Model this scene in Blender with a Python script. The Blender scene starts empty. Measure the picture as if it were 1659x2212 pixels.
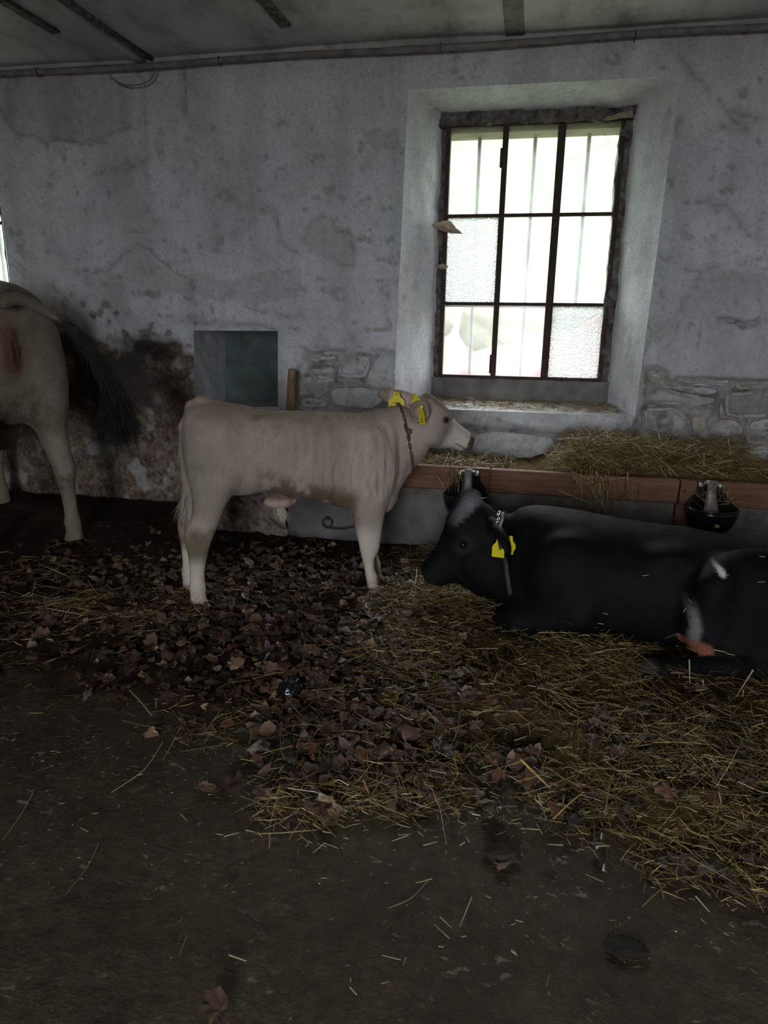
import bpy, bmesh, math, random
import numpy as np
from math import sin, cos, pi, radians, sqrt
from mathutils import Vector, Matrix
random.seed(7)
RNG = np.random.default_rng(7)
SC = bpy.context.scene
COL = SC.collection

# ------------------------------------------------------------------ camera
FPX, CXP, CYP, CAMH = 1500.0, 829.5, 1106.0, 1.3
PIT, YAW, ROL = radians(15.5), radians(11.5), radians(0.8)
FW = np.array([-sin(YAW) * cos(PIT), cos(YAW) * cos(PIT), -sin(PIT)])
_r0 = np.array([cos(YAW), sin(YAW), 0.0]); _u0 = np.cross(_r0, FW)
RT = cos(ROL) * _r0 + sin(ROL) * _u0
UP = np.cross(RT, FW)
CAM = np.array([0, 0, CAMH])
cam_d = bpy.data.cameras.new('camera'); cam = bpy.data.objects.new('camera', cam_d); COL.objects.link(cam)
cam_d.sensor_fit = 'VERTICAL'; cam_d.sensor_height = 36.0; cam_d.lens = FPX / 2212 * 36.0
cam_d.clip_start = 0.05; cam_d.clip_end = 200
cam.matrix_world = Matrix(((RT[0], UP[0], -FW[0], CAM[0]), (RT[1], UP[1], -FW[1], CAM[1]), (RT[2], UP[2], -FW[2], CAM[2]), (0, 0, 0, 1)))
SC.camera = cam
def at_y(px, py, y):                       # measured picture point -> place on the upright plane y
    d = FW + RT * (px - CXP) / FPX - UP * (py - CYP) / FPX
    return CAM + d * (y / d[1])
def at_z(px, py, z=0.0):                   # measured picture point -> place on the level plane z
    d = FW + RT * (px - CXP) / FPX - UP * (py - CYP) / FPX
    return CAM + d * ((z - CAMH) / d[2])

# ------------------------------------------------------------------ world, exposure
world = bpy.data.worlds.new('overcast_sky'); SC.world = world; world.use_nodes = True
bg = world.node_tree.nodes['Background']
bg.inputs[0].default_value = (0.90, 0.96, 1.0, 1); bg.inputs[1].default_value = 10.0
SC.view_settings.view_transform = 'Standard'; SC.view_settings.look = 'None'
SC.view_settings.gamma = 1.0; SC.view_settings.use_curve_mapping = False
SC.view_settings.exposure = 1.35
SC.cycles.max_bounces = 6; SC.cycles.diffuse_bounces = 3; SC.cycles.glossy_bounces = 2
SC.cycles.transparent_max_bounces = 8; SC.cycles.transmission_bounces = 4
SC.cycles.sample_clamp_indirect = 6.0; SC.cycles.use_adaptive_sampling = True; SC.cycles.adaptive_threshold = 0.04
SC.cycles.caustics_reflective = False; SC.cycles.caustics_refractive = False

WALL_Y = 4.38; CEIL = 2.79
X0, X1, YR = -6.2, 2.7, -2.8
DOOR = (-0.6, 0.35, 0.0, 2.2)              # doorway in the rear wall: x0 x1 z0 z1
def portal(name, loc, rot, sx, sy):        # sampling guides set in the real openings
    l = bpy.data.lights.new(name, 'AREA'); l.shape = 'RECTANGLE'; l.size = sx; l.size_y = sy; l.cycles.is_portal = True
    o = bpy.data.objects.new(name, l); COL.objects.link(o); o.location = loc; o.rotation_euler = rot
portal('doorway_rear_offscreen', ((DOOR[0] + DOOR[1]) / 2, YR - 0.05, (DOOR[2] + DOOR[3]) / 2), (radians(90), 0, 0), DOOR[1] - DOOR[0], DOOR[3] - DOOR[2])
portal('window_back', (-0.07, WALL_Y + 0.5, 1.7), (radians(-90), 0, 0), 1.05, 1.5)
portal('window_left_offscreen', (-4.26, WALL_Y + 0.5, 1.7), (radians(-90), 0, 0), 1.05, 1.5)

# ------------------------------------------------------------------ numeric helpers
def _hash(ix, iy, iz, seed):
    h = (ix.astype(np.uint32) * np.uint32(374761393) + iy.astype(np.uint32) * np.uint32(668265263) + iz.astype(np.uint32) * np.uint32(2147483647) + np.uint32(seed * 974711 + 17))
    h = (h ^ (h >> np.uint32(13))) * np.uint32(1274126177)
    h = h ^ (h >> np.uint32(16)); h = h * np.uint32(2246822519); h = h ^ (h >> np.uint32(13))
    return (h & np.uint32(0xffffff)).astype(np.float32) / np.float32(0xffffff)
def vnoise(x, y, z=None, seed=0):
    x = np.asarray(x, dtype=np.float64); y = np.asarray(y, dtype=np.float64)
    z = np.zeros_like(x) if z is None else np.asarray(z, dtype=np.float64)
    ix, iy, iz = np.floor(x).astype(np.int64), np.floor(y).astype(np.int64), np.floor(z).astype(np.int64)
    fx, fy, fz = x - ix, y - iy, z - iz
    fx, fy, fz = [f * f * (3 - 2 * f) for f in (fx, fy, fz)]
    r = 0
    for a in (0, 1):
        for b in (0, 1):
            for c in (0, 1):
                w = (fx if a else 1 - fx) * (fy if b else 1 - fy) * (fz if c else 1 - fz)
                r = r + w * _hash((ix + a) & 0xffffffff, (iy + b) & 0xffffffff, (iz + c) & 0xffffffff, seed)
    return r
def fbm(x, y, z=None, seed=0, octaves=4, gain=0.5):
    r = 0; a = 1; t = 0; f = 1.0
    for o in range(octaves):
        r = r + a * vnoise(x * f, y * f, None if z is None else z * f, seed + o * 31); t += a; a *= gain; f *= 2.03
    return r / t
def sstep(a, b, x):
    t = np.clip((x - a) / (b - a), 0, 1); return t * t * (3 - 2 * t)
def seg_dist(px, pz, pts):                 # distance to a polyline in the plane
    d = np.full(np.shape(px), 1e3)
    for (ax, az), (bx, bz) in zip(pts[:-1], pts[1:]):
        ux, uz = bx - ax, bz - az; L = ux * ux + uz * uz + 1e-12
        t = np.clip(((px - ax) * ux + (pz - az) * uz) / L, 0, 1)
        d = np.minimum(d, np.hypot(px - ax - t * ux, pz - az - t * uz))
    return d
def in_poly(px, pz, poly):
    r = np.zeros(np.shape(px), bool); n = len(poly)
    for i in range(n):
        (xa, za), (xb, zb) = poly[i], poly[(i + 1) % n]
        c = ((za > pz) != (zb > pz)) & (px < (xb - xa) * (pz - za) / (zb - za + 1e-12) + xa)
        r ^= c
    return r

# ------------------------------------------------------------------ mesh helpers
def link(o, parent=None):
    COL.objects.link(o)
    if parent is not None: o.parent = parent
    return o
def mesh_np(name, verts, faces, mat=None, parent=None, smooth=True, col=None, normals=None):
    me = bpy.data.meshes.new(name)
    verts = np.asarray(verts, dtype=np.float32); faces = np.asarray(faces, dtype=np.int32)
    k = faces.shape[1]
    me.vertices.add(len(verts)); me.vertices.foreach_set('co', verts.ravel())
    me.loops.add(faces.size); me.loops.foreach_set('vertex_index', faces.ravel())
    me.polygons.add(len(faces)); me.polygons.foreach_set('loop_start', np.arange(0, faces.size, k, dtype=np.int32))
    me.update(calc_edges=True)
    me.polygons.foreach_set('use_smooth', np.full(len(faces), smooth))
    if col is not None:
        at = me.color_attributes.new('Col', 'FLOAT_COLOR', 'POINT')
        c = np.ones((len(verts), 4), dtype=np.float32); c[:, :3] = col; at.data.foreach_set('color', c.ravel())
    if normals is not None: me.normals_split_custom_set_from_vertices(np.asarray(normals, dtype=np.float32))
    me.validate()
    if mat: me.materials.append(mat)
    return link(bpy.data.objects.new(name, me), parent)
def bm_obj(name, bm, mat=None, parent=None, smooth=False):
    me = bpy.data.meshes.new(name); bmesh.ops.recalc_face_normals(bm, faces=bm.faces); bm.to_mesh(me); bm.free()
    if smooth:
        for p in me.polygons: p.use_smooth = True
    if mat: me.materials.append(mat)
    return link(bpy.data.objects.new(name, me), parent)
def box_bm(bm, lo, hi, bevel=0.0):
    r = bmesh.ops.create_cube(bm, size=1.0)
    for v in r['verts']:
        v.co = Vector([(lo[i] + hi[i]) / 2 + v.co[i] * (hi[i] - lo[i]) for i in range(3)])
    if bevel:
        es = list({e for v in r['verts'] for e in v.link_edges})
        bmesh.ops.bevel(bm, geom=es, offset=bevel, segments=2, affect='EDGES', profile=0.5)
    return bm
def box(name, lo, hi, mat=None, parent=None, bevel=0.0):
    return bm_obj(name, box_bm(bmesh.new(), lo, hi, bevel), mat, parent)
def tube_np(pts, radii, sides=8, closed=False):
    pts = np.asarray(pts, float); n = len(pts); radii = np.broadcast_to(radii, n)
    T = np.gradient(pts, axis=0) if not closed else np.roll(pts, -1, 0) - np.roll(pts, 1, 0)
    T /= np.linalg.norm(T, axis=1)[:, None] + 1e-12
    N = np.cross(T[0], [0.31, 0.2, 0.93]); N /= np.linalg.norm(N)
    V = []; 
    for i in range(n):
        N = N - T[i] * (N @ T[i]); N /= np.linalg.norm(N) + 1e-12; Bn = np.cross(T[i], N)
        a = np.linspace(0, 2 * pi, sides, endpoint=False)
        V.append(pts[i] + radii[i] * (np.cos(a)[:, None] * N + np.sin(a)[:, None] * Bn))
    V = np.concatenate(V); F = []
    m = n if closed else n - 1
    for i in range(m):
        for j in range(sides):
            F.append((i * sides + j, i * sides + (j + 1) % sides, ((i + 1) % n) * sides + (j + 1) % sides, ((i + 1) % n) * sides + j))
    return V, np.array(F)
def tube(name, pts, radii, mat, parent=None, sides=8, closed=False):
    V, F = tube_np(pts, radii, sides, closed); o = mesh_np(name, V, F, mat, parent)
    if not closed:
        bm = bmesh.new(); bm.from_mesh(o.data); bmesh.ops.holes_fill(bm, edges=[e for e in bm.edges if e.is_boundary], sides=0); bm.to_mesh(o.data); bm.free()
    return o
def spline(pts, n):                        # Catmull-Rom through points
    P = np.asarray(pts, float); P = np.vstack([2 * P[0] - P[1], P, 2 * P[-1] - P[-2]]); m = len(P) - 3; out = []
    for t in np.linspace(0, m - 1e-6, n):
        i = int(t); f = t - i; a, b, c, d = P[i], P[i + 1], P[i + 2], P[i + 3]
        out.append(0.5 * ((2 * b) + (c - a) * f + (2 * a - 5 * b + 4 * c - d) * f * f + (3 * b - a - 3 * c + d) * f ** 3))
    return np.array(out)
def empty(name, loc=(0, 0, 0), rz=0.0):
    o = bpy.data.objects.new(name, None); o.location = loc; o.rotation_euler = (0, 0, rz); o.empty_display_size = 0.1
    return link(o)
def tag(o, label, cat, group=None, kind=None):
    o['label'] = label; o['category'] = cat
    if group: o['group'] = group
    if kind: o['kind'] = kind
    return o
def struct(o, label=None, cat=None):
    o['kind'] = 'structure'
    if label: o['label'] = label
    if cat: o['category'] = cat
    return o

# ------------------------------------------------------------------ materials
def new_mat(name):
    m = bpy.data.materials.new(name); m.use_nodes = True
    nt = m.node_tree; return m, nt, nt.nodes['Principled BSDF']
class NT:
    def __init__(s, name):
        s.m, s.t, s.b = new_mat(name); s.co = None
    def n(s, typ, **kw):
        nd = s.t.nodes.new(typ)
        for k, v in kw.items():
            if k.startswith('i_'): nd.inputs[k[2:].replace('_', ' ')].default_value = v
            else: setattr(nd, k, v)
        return nd
    def l(s, a, b): s.t.links.new(a, b)
    def coords(s):
        if s.co is None: s.co = s.n('ShaderNodeTexCoord').outputs['Object']
        return s.co
    def noise(s, scale, detail=4, rough=0.55, vec=None, dist=0.0):
        nd = s.n('ShaderNodeTexNoise', i_Scale=scale, i_Detail=detail, i_Roughness=rough, i_Distortion=dist)
        s.l(vec if vec is not None else s.coords(), nd.inputs['Vector']); return nd.outputs['Fac']
    def stretch(s, sx, sy, sz):
        nd = s.n('ShaderNodeMapping'); nd.inputs['Scale'].default_value = (sx, sy, sz); s.l(s.coords(), nd.inputs['Vector']); return nd.outputs[0]
    def ramp(s, fac, stops):
        nd = s.n('ShaderNodeValToRGB'); e = nd.color_ramp.elements
        while len(e) < len(stops): e.new(0.5)
        for el, (p, c) in zip(e, stops):
            el.position = p; el.color = (c if len(c) == 4 else (*c, 1)) if not isinstance(c, (int, float)) else (c, c, c, 1)
        s.l(fac, nd.inputs[0]); return nd.outputs[0]
    def mix(s, fac, a, b, mode='MIX'):
        nd = s.n('ShaderNodeMix', data_type='RGBA', blend_type=mode)
        for sock, v in ((nd.inputs[0], fac), (nd.inputs[6], a), (nd.inputs[7], b)):
            if isinstance(v, (int, float)): sock.default_value = v
            elif isinstance(v, tuple): sock.default_value = (*v, 1) if len(v) == 3 else v
            else: s.l(v, sock)
        return nd.outputs[2]
    def math(s, op, a, b=0.0, clamp=False):
        nd = s.n('ShaderNodeMath', operation=op, use_clamp=clamp)
        for sock, v in ((nd.inputs[0], a), (nd.inputs[1], b)):
            if isinstance(v, (int, float)): sock.default_value = v
            else: s.l(v, sock)
        return nd.outputs[0]
    def bump(s, h, strength=0.3, dist=0.01):
        nd = s.n('ShaderNodeBump'); nd.inputs['Strength'].default_value = strength; nd.inputs['Distance'].default_value = dist
        s.l(h, nd.inputs['Height']); s.l(nd.outputs[0], s.b.inputs['Normal'])
    def color(s, c): 
        if isinstance(c, tuple): s.b.inputs['Base Color'].default_value = (*c, 1)
        else: s.l(c, s.b.inputs['Base Color'])
    def p(s, **kw):
        for k, v in kw.items():
            k = k.replace('_', ' ')
            if isinstance(v, (int, float, tuple)): s.b.inputs[k].default_value = v
            else: s.l(v, s.b.inputs[k])
        return s
    def attr(s, name='Col'):
        return s.n('ShaderNodeAttribute', attribute_name=name).outputs['Color']
MAT = {}
def simple(name, c, rough=0.6, metal=0.0, var=0.25, scale=20, bump=0.15, bd=0.004, c2=None):
    m = NT(name); f = m.noise(scale, 5)
    lo = tuple(x * (1 - var) for x in c); hi = c2 or tuple(min(1, x * (1 + var)) for x in c)
    m.color(m.ramp(f, [(0.3, lo), (0.7, hi)])); m.p(Roughness=rough, Metallic=metal)
    if bump: m.bump(m.noise(scale * 3, 4), bump, bd)
    MAT[name] = m.m; return m.m

def plaster_mat(key='plaster', gain=1.0, grime=1.0):
    m = NT('whitewashed_plaster' if key == 'plaster' else 'fresh_whitewash'); co = m.coords()
    base = m.ramp(m.noise(2.2, 6, 0.6), [(0.25, (0.50 * gain, 0.50 * gain, 0.53 * gain)), (0.5, (0.66 * gain, 0.66 * gain, 0.70 * gain)), (0.75, (0.75 * gain, 0.75 * gain, 0.79 * gain))])
    streak = m.ramp(m.noise(6.0, 5, 0.6, m.stretch(1, 1, 0.18)), [(0.42, 0.0), (0.72, 1.0)])
    base = m.mix(m.math('MULTIPLY', streak, 0.5 * grime), base, (0.36, 0.35, 0.34))
    cloud = m.ramp(m.noise(9.0, 6, 0.7), [(0.5, 0.0), (0.75, 1.0)])
    base = m.mix(m.math('MULTIPLY', cloud, 0.5 * grime), base, (0.33, 0.31, 0.30))
    # scattered specks of dirt
    v = m.n('ShaderNodeTexVoronoi', feature='F1', i_Scale=34.0, i_Randomness=1.0); m.l(co, v.inputs['Vector'])
    sp = m.ramp(v.outputs['Distance'], [(0.06, 1.0), (0.13, 0.0)])
    gate = m.ramp(m.noise(5.0, 4), [(0.5, 0.0), (0.62, 1.0)])
    base = m.mix(m.math('MULTIPLY', sp, m.math('MULTIPLY', gate, 0.8)), base, (0.10, 0.08, 0.07))
    base = m.mix(1.0, base, m.ramp(m.noise(55, 6, 0.7), [(0.30, 0.72), (0.5, 1.0), (0.75, 1.08)]), 'MULTIPLY')
    base = m.mix(m.ramp(m.noise(70, 3, 0.5), [(0.70, 0.0), (0.76, 0.8)]), base, (0.12, 0.10, 0.09))
    sep = m.n('ShaderNodeSeparateColor'); m.l(m.attr(), sep.inputs[0])
    fine = m.noise(40.0, 5, 0.65)
    brown = m.ramp(m.noise(14.0, 6, 0.65), [(0.3, (0.035, 0.022, 0.014)), (0.5, (0.13, 0.085, 0.055)), (0.72, (0.28, 0.21, 0.155))])
    fB = m.math('MULTIPLY', sep.outputs[2], m.math('ADD', 0.55, m.math('MULTIPLY', fine, 0.7)), True)
    base = m.mix(fB, base, m.ramp(m.noise(25, 5), [(0.3, (0.24, 0.22, 0.21)), (0.7, (0.48, 0.46, 0.46))]))
    fR = m.math('MULTIPLY', sep.outputs[0], m.math('ADD', 0.4, m.math('MULTIPLY', fine, 1.1)), True)
    base = m.mix(fR, base, brown)
    base = m.mix(sep.outputs[1], base, (0.03, 0.025, 0.022))
    m.color(base); m.p(Roughness=0.92)
    m.bump(m.math('ADD', m.noise(60, 6, 0.7), m.math('MULTIPLY', m.noise(14, 4), 1.5)), 0.5, 0.006)
    MAT[key] = m.m
plaster_mat('plaster', 1.12, .85)
def stone_mat(name, a, b, c):
    m = NT(name); f = m.noise(7, 6, 0.65)
    base = m.ramp(f, [(0.28, a), (0.5, b), (0.72, c)])
    w = m.ramp(m.noise(22, 6, 0.7), [(0.45, 0.0), (0.65, 1.0)])
    base = m.mix(m.math('MULTIPLY', w, 0.55), base, (0.12, 0.075, 0.045))
    oi = m.n('ShaderNodeObjectInfo').outputs['Random']
    base = m.mix(m.math('MULTIPLY', oi, 0.35), base, (0.60, 0.59, 0.60))
    m.color(base); m.p(Roughness=0.9); m.bump(m.noise(45, 6, 0.7), 0.7, 0.008); MAT[name] = m.m
stone_mat('stone', (0.30, 0.24, 0.18), (0.52, 0.47, 0.41), (0.66, 0.64, 0.62))
stone_mat('white_stone', (0.46, 0.45, 0.45), (0.62, 0.62, 0.64), (0.70, 0.70, 0.73))
def floor_mat():
    m = NT('worn_concrete')
    base = m.ramp(m.noise(2.6, 9, 0.72), [(0.30, (0.025, 0.016, 0.008)), (0.5, (0.056, 0.037, 0.020)), (0.72, (0.090, 0.065, 0.041))])
    muck = m.ramp(m.noise(3.1, 6, 0.7, dist=0.4), [(0.48, 0.0), (0.68, 1.0)])
    base = m.mix(m.math('MULTIPLY', muck, 0.65), base, (0.036, 0.023, 0.009))
    chip = m.ramp(m.noise(22.0, 4, 0.55, m.stretch(1.0, 1.7, 1), 0.3), [(0.615, 0.0), (0.66, 1.0)])
    chip = m.math('MULTIPLY', chip, m.ramp(m.noise(4.0, 3), [(0.46, 0.0), (0.58, 1.0)]))
    base = m.mix(m.math('MULTIPLY', chip, 0.8), base, (0.27, 0.225, 0.18))
    grit = m.ramp(m.noise(120, 3, 0.6), [(0.62, 0.0), (0.70, 1.0)])
    base = m.mix(m.math('MULTIPLY', grit, 0.5), base, (0.20, 0.16, 0.115))
    base = m.mix(1.0, base, m.ramp(m.noise(26, 7, 0.75), [(0.28, 0.45), (0.5, 1.0), (0.72, 1.5)]), 'MULTIPLY')
    dark = m.ramp(m.noise(60, 4, 0.6), [(0.30, 1.0), (0.40, 0.0)])
    base = m.mix(m.math('MULTIPLY', dark, 0.6), base, (0.02, 0.014, 0.008))
    m.color(base); m.p(Roughness=m.ramp(m.noise(5, 4), [(0.3, 0.42), (0.7, 0.8)]))
    m.bump(m.math('ADD', m.noise(90, 5, 0.7), m.math('MULTIPLY', m.noise(15, 4, 0.6, m.stretch(1, 1.6, 1)), 2.0)), 0.7, 0.008)
    MAT['floor'] = m.m
floor_mat()
def ceil_mat():
    m = NT('stained_ceiling')
    base = m.ramp(m.noise(1.3, 7, 0.62), [(0.25, (0.30, 0.285, 0.27)), (0.5, (0.62, 0.60, 0.58)), (0.75, (0.76, 0.74, 0.72))])
    st = m.ramp(m.noise(5.0, 6, 0.7, m.stretch(1, 0.35, 1)), [(0.5, 0.0), (0.72, 1.0)])
    base = m.mix(m.math('MULTIPLY', st, 0.6), base, (0.10, 0.085, 0.07))
    m.color(base); m.p(Roughness=0.95); m.bump(m.noise(40, 5, 0.7), 0.4, 0.005); MAT['ceiling'] = m.m
ceil_mat()
def vcol_mat(name, rough=0.8, var=0.25, scale=60, bump=0.2, sheen=0.0, bd=0.003, spec=0.3, rnd=0.0, stretch=None, translucent=0.0):
    m = NT(name); f = m.noise(scale, 4, 0.6, m.stretch(*stretch) if stretch else None)
    c = m.mix(1.0, m.attr(), m.ramp(f, [(0.25, 1 - var), (0.75, 1 + var)]), 'MULTIPLY')
    if rnd:
        oi = m.n('ShaderNodeObjectInfo').outputs['Random']
        c = m.mix(1.0, c, m.ramp(oi, [(0.0, 1 - rnd), (1.0, 1 + rnd)]), 'MULTIPLY')
    m.color(c); m.p(Roughness=rough, Specular_IOR_Level=spec)
    if sheen: m.p(Sheen_Weight=sheen, Sheen_Roughness=0.4)
    if bump: m.bump(m.noise(scale * 2, 4, 0.6, m.stretch(*stretch) if stretch else None), bump, bd)
    MAT[name] = m.m; return m
vcol_mat('calf_hide', 0.75, 0.10, 45, 0.25, 0.15, 0.003, 0.25, stretch=(1.6, 1, 0.6))
vcol_mat('black_hide', 0.7, 0.25, 60, 0.25, 0.0, 0.003, 0.12, stretch=(1, 1, 1))
vcol_mat('calf_hair', 0.8, 0.05, 45, 0.0, 0.0, 0.003, 0.15)
vcol_mat('black_hair', 0.65, 0.1, 60, 0.0, 0.0, 0.003, 0.12)
vcol_mat('straw', 0.38, 0.2, 25, 0.0, spec=0.6)
vcol_mat('leaf', 0.48, 0.35, 30, 0.3, bd=0.002, rnd=0.2, spec=0.5)
vcol_mat('litter', 0.95, 0.5, 40, 0.8, bd=0.01, spec=0.1)
simple('rust_steel', (0.055, 0.032, 0.025), 0.75, 0.2, 0.5, 40, 0.4)
simple('dark_grime', (0.095, 0.08, 0.07), 0.95, 0, 0.75, 22, 0.9, 0.012, (0.26, 0.235, 0.22))
simple('grey_cement', (0.22, 0.205, 0.20), 0.95, 0, 0.35, 9, 0.5, 0.006)
simple('manger_concrete', (0.115, 0.11, 0.105), 0.95, 0, 0.4, 6, 0.6, 0.008)
simple('bar_steel', (0.10, 0.14, 0.18), 0.6, 0.3, 0.2, 30, 0.1)
simple('old_wood', (0.30, 0.19, 0.11), 0.8, 0, 0.35, 18, 0.4)
simple('grey_wood', (0.13, 0.115, 0.10), 0.9, 0, 0.4, 14, 0.5)
simple('black_enamel', (0.008, 0.008, 0.010), 0.22, 0, 0.2, 20, 0.05)
simple('grey_metal', (0.26, 0.235, 0.23), 0.45, 0.6, 0.15, 30, 0.1)
simple('zinc', (0.55, 0.55, 0.53), 0.35, 0.8, 0.2, 60, 0.1)
simple('rust_chain', (0.13, 0.065, 0.04), 0.8, 0.3, 0.5, 120, 0.4)
simple('dark_chain', (0.06, 0.055, 0.05), 0.5, 0.7, 0.4, 120, 0.3)
simple('yellow_plastic', (0.78, 0.66, 0.02), 0.45, 0, 0.06, 20, 0.0)
simple('tag_ink', (0.03, 0.03, 0.02), 0.7, 0, 0.1, 20, 0.0)
simple('eyeball', (0.012, 0.008, 0.006), 0.08, 0, 0.1, 30, 0.0)
simple('strap', (0.03, 0.03, 0.032), 0.6, 0, 0.3, 60, 0.2)
simple('dung', (0.022, 0.016, 0.010), 0.8, 0, 0.5, 30, 0.8, 0.01)
simple('web', (0.42, 0.33, 0.24), 0.95, 0, 0.3, 60, 0.4)
simple('pipe', (0.24, 0.225, 0.21), 0.8, 0, 0.4, 12, 0.3)
simple('meadow', (0.105, 0.118, 0.060), 0.95, 0, 0.3, 0.5, 0.3, 0.05, (0.16, 0.17, 0.10))
simple('bush', (0.075, 0.070, 0.045), 0.95, 0, 0.4, 3.0, 0.5, 0.05)
simple('car_paint', (0.26, 0.025, 0.04), 0.25, 0, 0.05, 4, 0.0)
simple('car_glass', (0.35, 0.40, 0.42), 0.1, 0, 0.05, 4, 0.0)
simple('tyre', (0.03, 0.03, 0.032), 0.8, 0, 0.1, 20, 0.0)
def board_mat():
    m = NT('manger_board'); g = m.noise(5, 6, 0.6, m.stretch(1.2, 9, 14), 0.3)
    oi = m.n('ShaderNodeObjectInfo').outputs['Random']
    c = m.ramp(g, [(0.25, (0.075, 0.032, 0.017)), (0.5, (0.175, 0.080, 0.042)), (0.75, (0.28, 0.145, 0.082))])
    c = m.mix(m.math('MULTIPLY', oi, 0.4), c, (0.14, 0.055, 0.032))
    c = m.mix(m.ramp(m.noise(9, 5), [(0.55, 0.0), (0.75, 0.7)]), c, (0.07, 0.045, 0.03))
    m.color(c); m.p(Roughness=0.75); m.bump(g, 0.4, 0.004); MAT['board'] = m.m
board_mat()
def glass_mat(name, clear, tint, pebble=0.0, scale=60.0, tr_col=(.9, .95, .9)):
    m = NT(name); nt = m.t; out = nt.nodes['Material Output']; nt.nodes.remove(m.b)
    tr = m.n('ShaderNodeBsdfTransparent'); tl = m.n('ShaderNodeBsdfTranslucent'); df = m.n('ShaderNodeBsdfDiffuse'); gl = m.n('ShaderNodeBsdfGlossy')
    gl.inputs['Roughness'].default_value = 0.25
    dirt = m.noise(7.0, 6, 0.65)
    tl.inputs['Color'].default_value = (*tint, 1); df.inputs['Color'].default_value = (0.5, 0.5, 0.48, 1)
    tr.inputs['Color'].default_value = (*tr_col, 1)
    fac = m.ramp(dirt, [(0.25, max(0, (1 - clear) * .5)), (0.75, min(1, (1 - clear) * 1.6))])
    if pebble:
        v = m.n('ShaderNodeTexVoronoi', feature='DISTANCE_TO_EDGE', i_Scale=scale); m.l(m.coords(), v.inputs['Vector'])
        h = m.ramp(v.outputs['Distance'], [(0.0, 0.0), (0.25, 1.0)])
        bp = m.n('ShaderNodeBump'); bp.inputs['Strength'].default_value = 0.9; bp.inputs['Distance'].default_value = 0.006
        m.l(h, bp.inputs['Height'])
        for nd in (tl, df, gl): m.l(bp.outputs[0], nd.inputs['Normal'])
        fac = m.math('ADD', m.math('MULTIPLY', m.math('SUBTRACT', 1.0, h), 0.30), 0.60, True)
        tl.inputs['Color'].default_value = (*tint, 1)
    a = m.n('ShaderNodeMixShader'); b = m.n('ShaderNodeMixShader'); c = m.n('ShaderNodeMixShader')
    b.inputs[0].default_value = 0.12; m.l(tl.outputs[0], b.inputs[1]); m.l(df.outputs[0], b.inputs[2])
    m.l(fac, a.inputs[0]); m.l(tr.outputs[0], a.inputs[1]); m.l(b.outputs[0], a.inputs[2])
    c.inputs[0].default_value = 0.04; m.l(a.outputs[0], c.inputs[1]); m.l(gl.outputs[0], c.inputs[2])
    m.l(c.outputs[0], out.inputs[0]); MAT[name] = m.m
glass_mat('dusty_glass', 0.88, (0.60, 0.63, 0.56), tr_col=(.70, .73, .69))
glass_mat('clearer_glass', 0.91, (0.62, 0.62, 0.58), tr_col=(.82, .82, .80))
glass_mat('pebbled_glass', 0.35, (0.44, 0.455, 0.455), 1.0, 55.0, tr_col=(.75, .75, .75))

# ================================================================== STRUCTURE
W1 = [(-0.785, 2.56), (0.672, 2.56), (0.635, 0.76), (-0.839, 0.76)]
W2 = [(-5.0, 2.56), (-3.529, 2.56), (-3.529, 0.76), (-5.0, 0.76)]
NICHE = [(-2.19, 1.213), (-1.605, 1.219), (-1.618, 0.735), (-2.215, 0.70)]
def wpt(px, py):
    p = at_y(px, py, WALL_Y); return (float(p[0]), float(p[2]))
def cr(pts, ox, oy, s): return [(ox + a / s, oy + b / s) for a, b in pts]      # crop coordinates -> picture
STONES = [  # outlines measured on the wall (crop at 860,800 x2.0764), kind
    ([(1112, 5), (1150, -8), (1195, 8), (1200, 40), (1165, 64), (1120, 50)], 0),
    ([(1255, 42), (1400, 45), (1512, 48), (1500, 66), (1400, 78), (1290, 66)], 1),
    ([(1120, 90), (1190, 75), (1290, 105), (1420, 125), (1452, 142), (1380, 165), (1250, 160), (1122, 150)], 0),
    ([(1105, 172), (1240, 165), (1290, 205), (1315, 230), (1290, 280), (1180, 287), (1108, 265)], 0),
    ([(1522, 56), (1680, 54), (1680, 92), (1520, 90)], 0),
    ([(1490, 104), (1600, 97), (1690, 108), (1690, 212), (1560, 220), (1470, 210), (1480, 150)], 0),
    ([(1320, 218), (1370, 197), (1395, 216), (1380, 280), (1330, 287)], 0),
    ([(1398, 262), (1432, 227), (1500, 222), (1562, 256), (1550, 290), (1480, 302), (1402, 300)], 0),
    ([(1140, 294), (1230, 297), (1242, 318), (1160, 320)], 1),
    ([(1350, 328), (1560, 346), (1553, 375), (1420, 390), (1370, 362)], 0),
    ([(1562, 355), (1690, 342), (1690, 475), (1590, 465), (1560, 420)], 1),
    ([(1440, 404), (1540, 388), (1553, 420), (1540, 455), (1480, 437)], 0),
    ([(1200, 328), (1260, 322), (1340, 334), (1343, 365), (1280, 372), (1200, 362)], 0),
    ([(1592, 235), (1690, 220), (1690, 270), (1582, 275)], 1),
    ([(1575, 285), (1690, 280), (1690, 332), (1572, 338)], 0),
    ([(1140, 328), (1192, 330), (1192, 366), (1146, 362)], 1),
    ([(310, 295), (400, 274), (600, 292), (718, 303), (733, 340), (735, 428), (600, 435), (420, 412), (330, 392)], 1),
    ([(748, 342), (880, 348), (872, 390), (800, 422), (748, 430)], 1),
    ([(752, 294), (830, 292), (932, 312), (900, 332), (762, 324)], 1),
    ([(225, 335), (303, 318), (318, 382), (240, 388)], 1),
    ([(935, 335), (1010, 322), (1100, 335), (1110, 372), (1000, 380), (930, 368)], 0),
    ([(1455, 160), (1476, 150), (1468, 205), (1440, 200)], 1),
    ([(1130, 52), (1185, 66), (1290, 98), (1420, 116), (1460, 100), (1420, 82), (1280, 72), (1200, 48)], 1),
]
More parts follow.
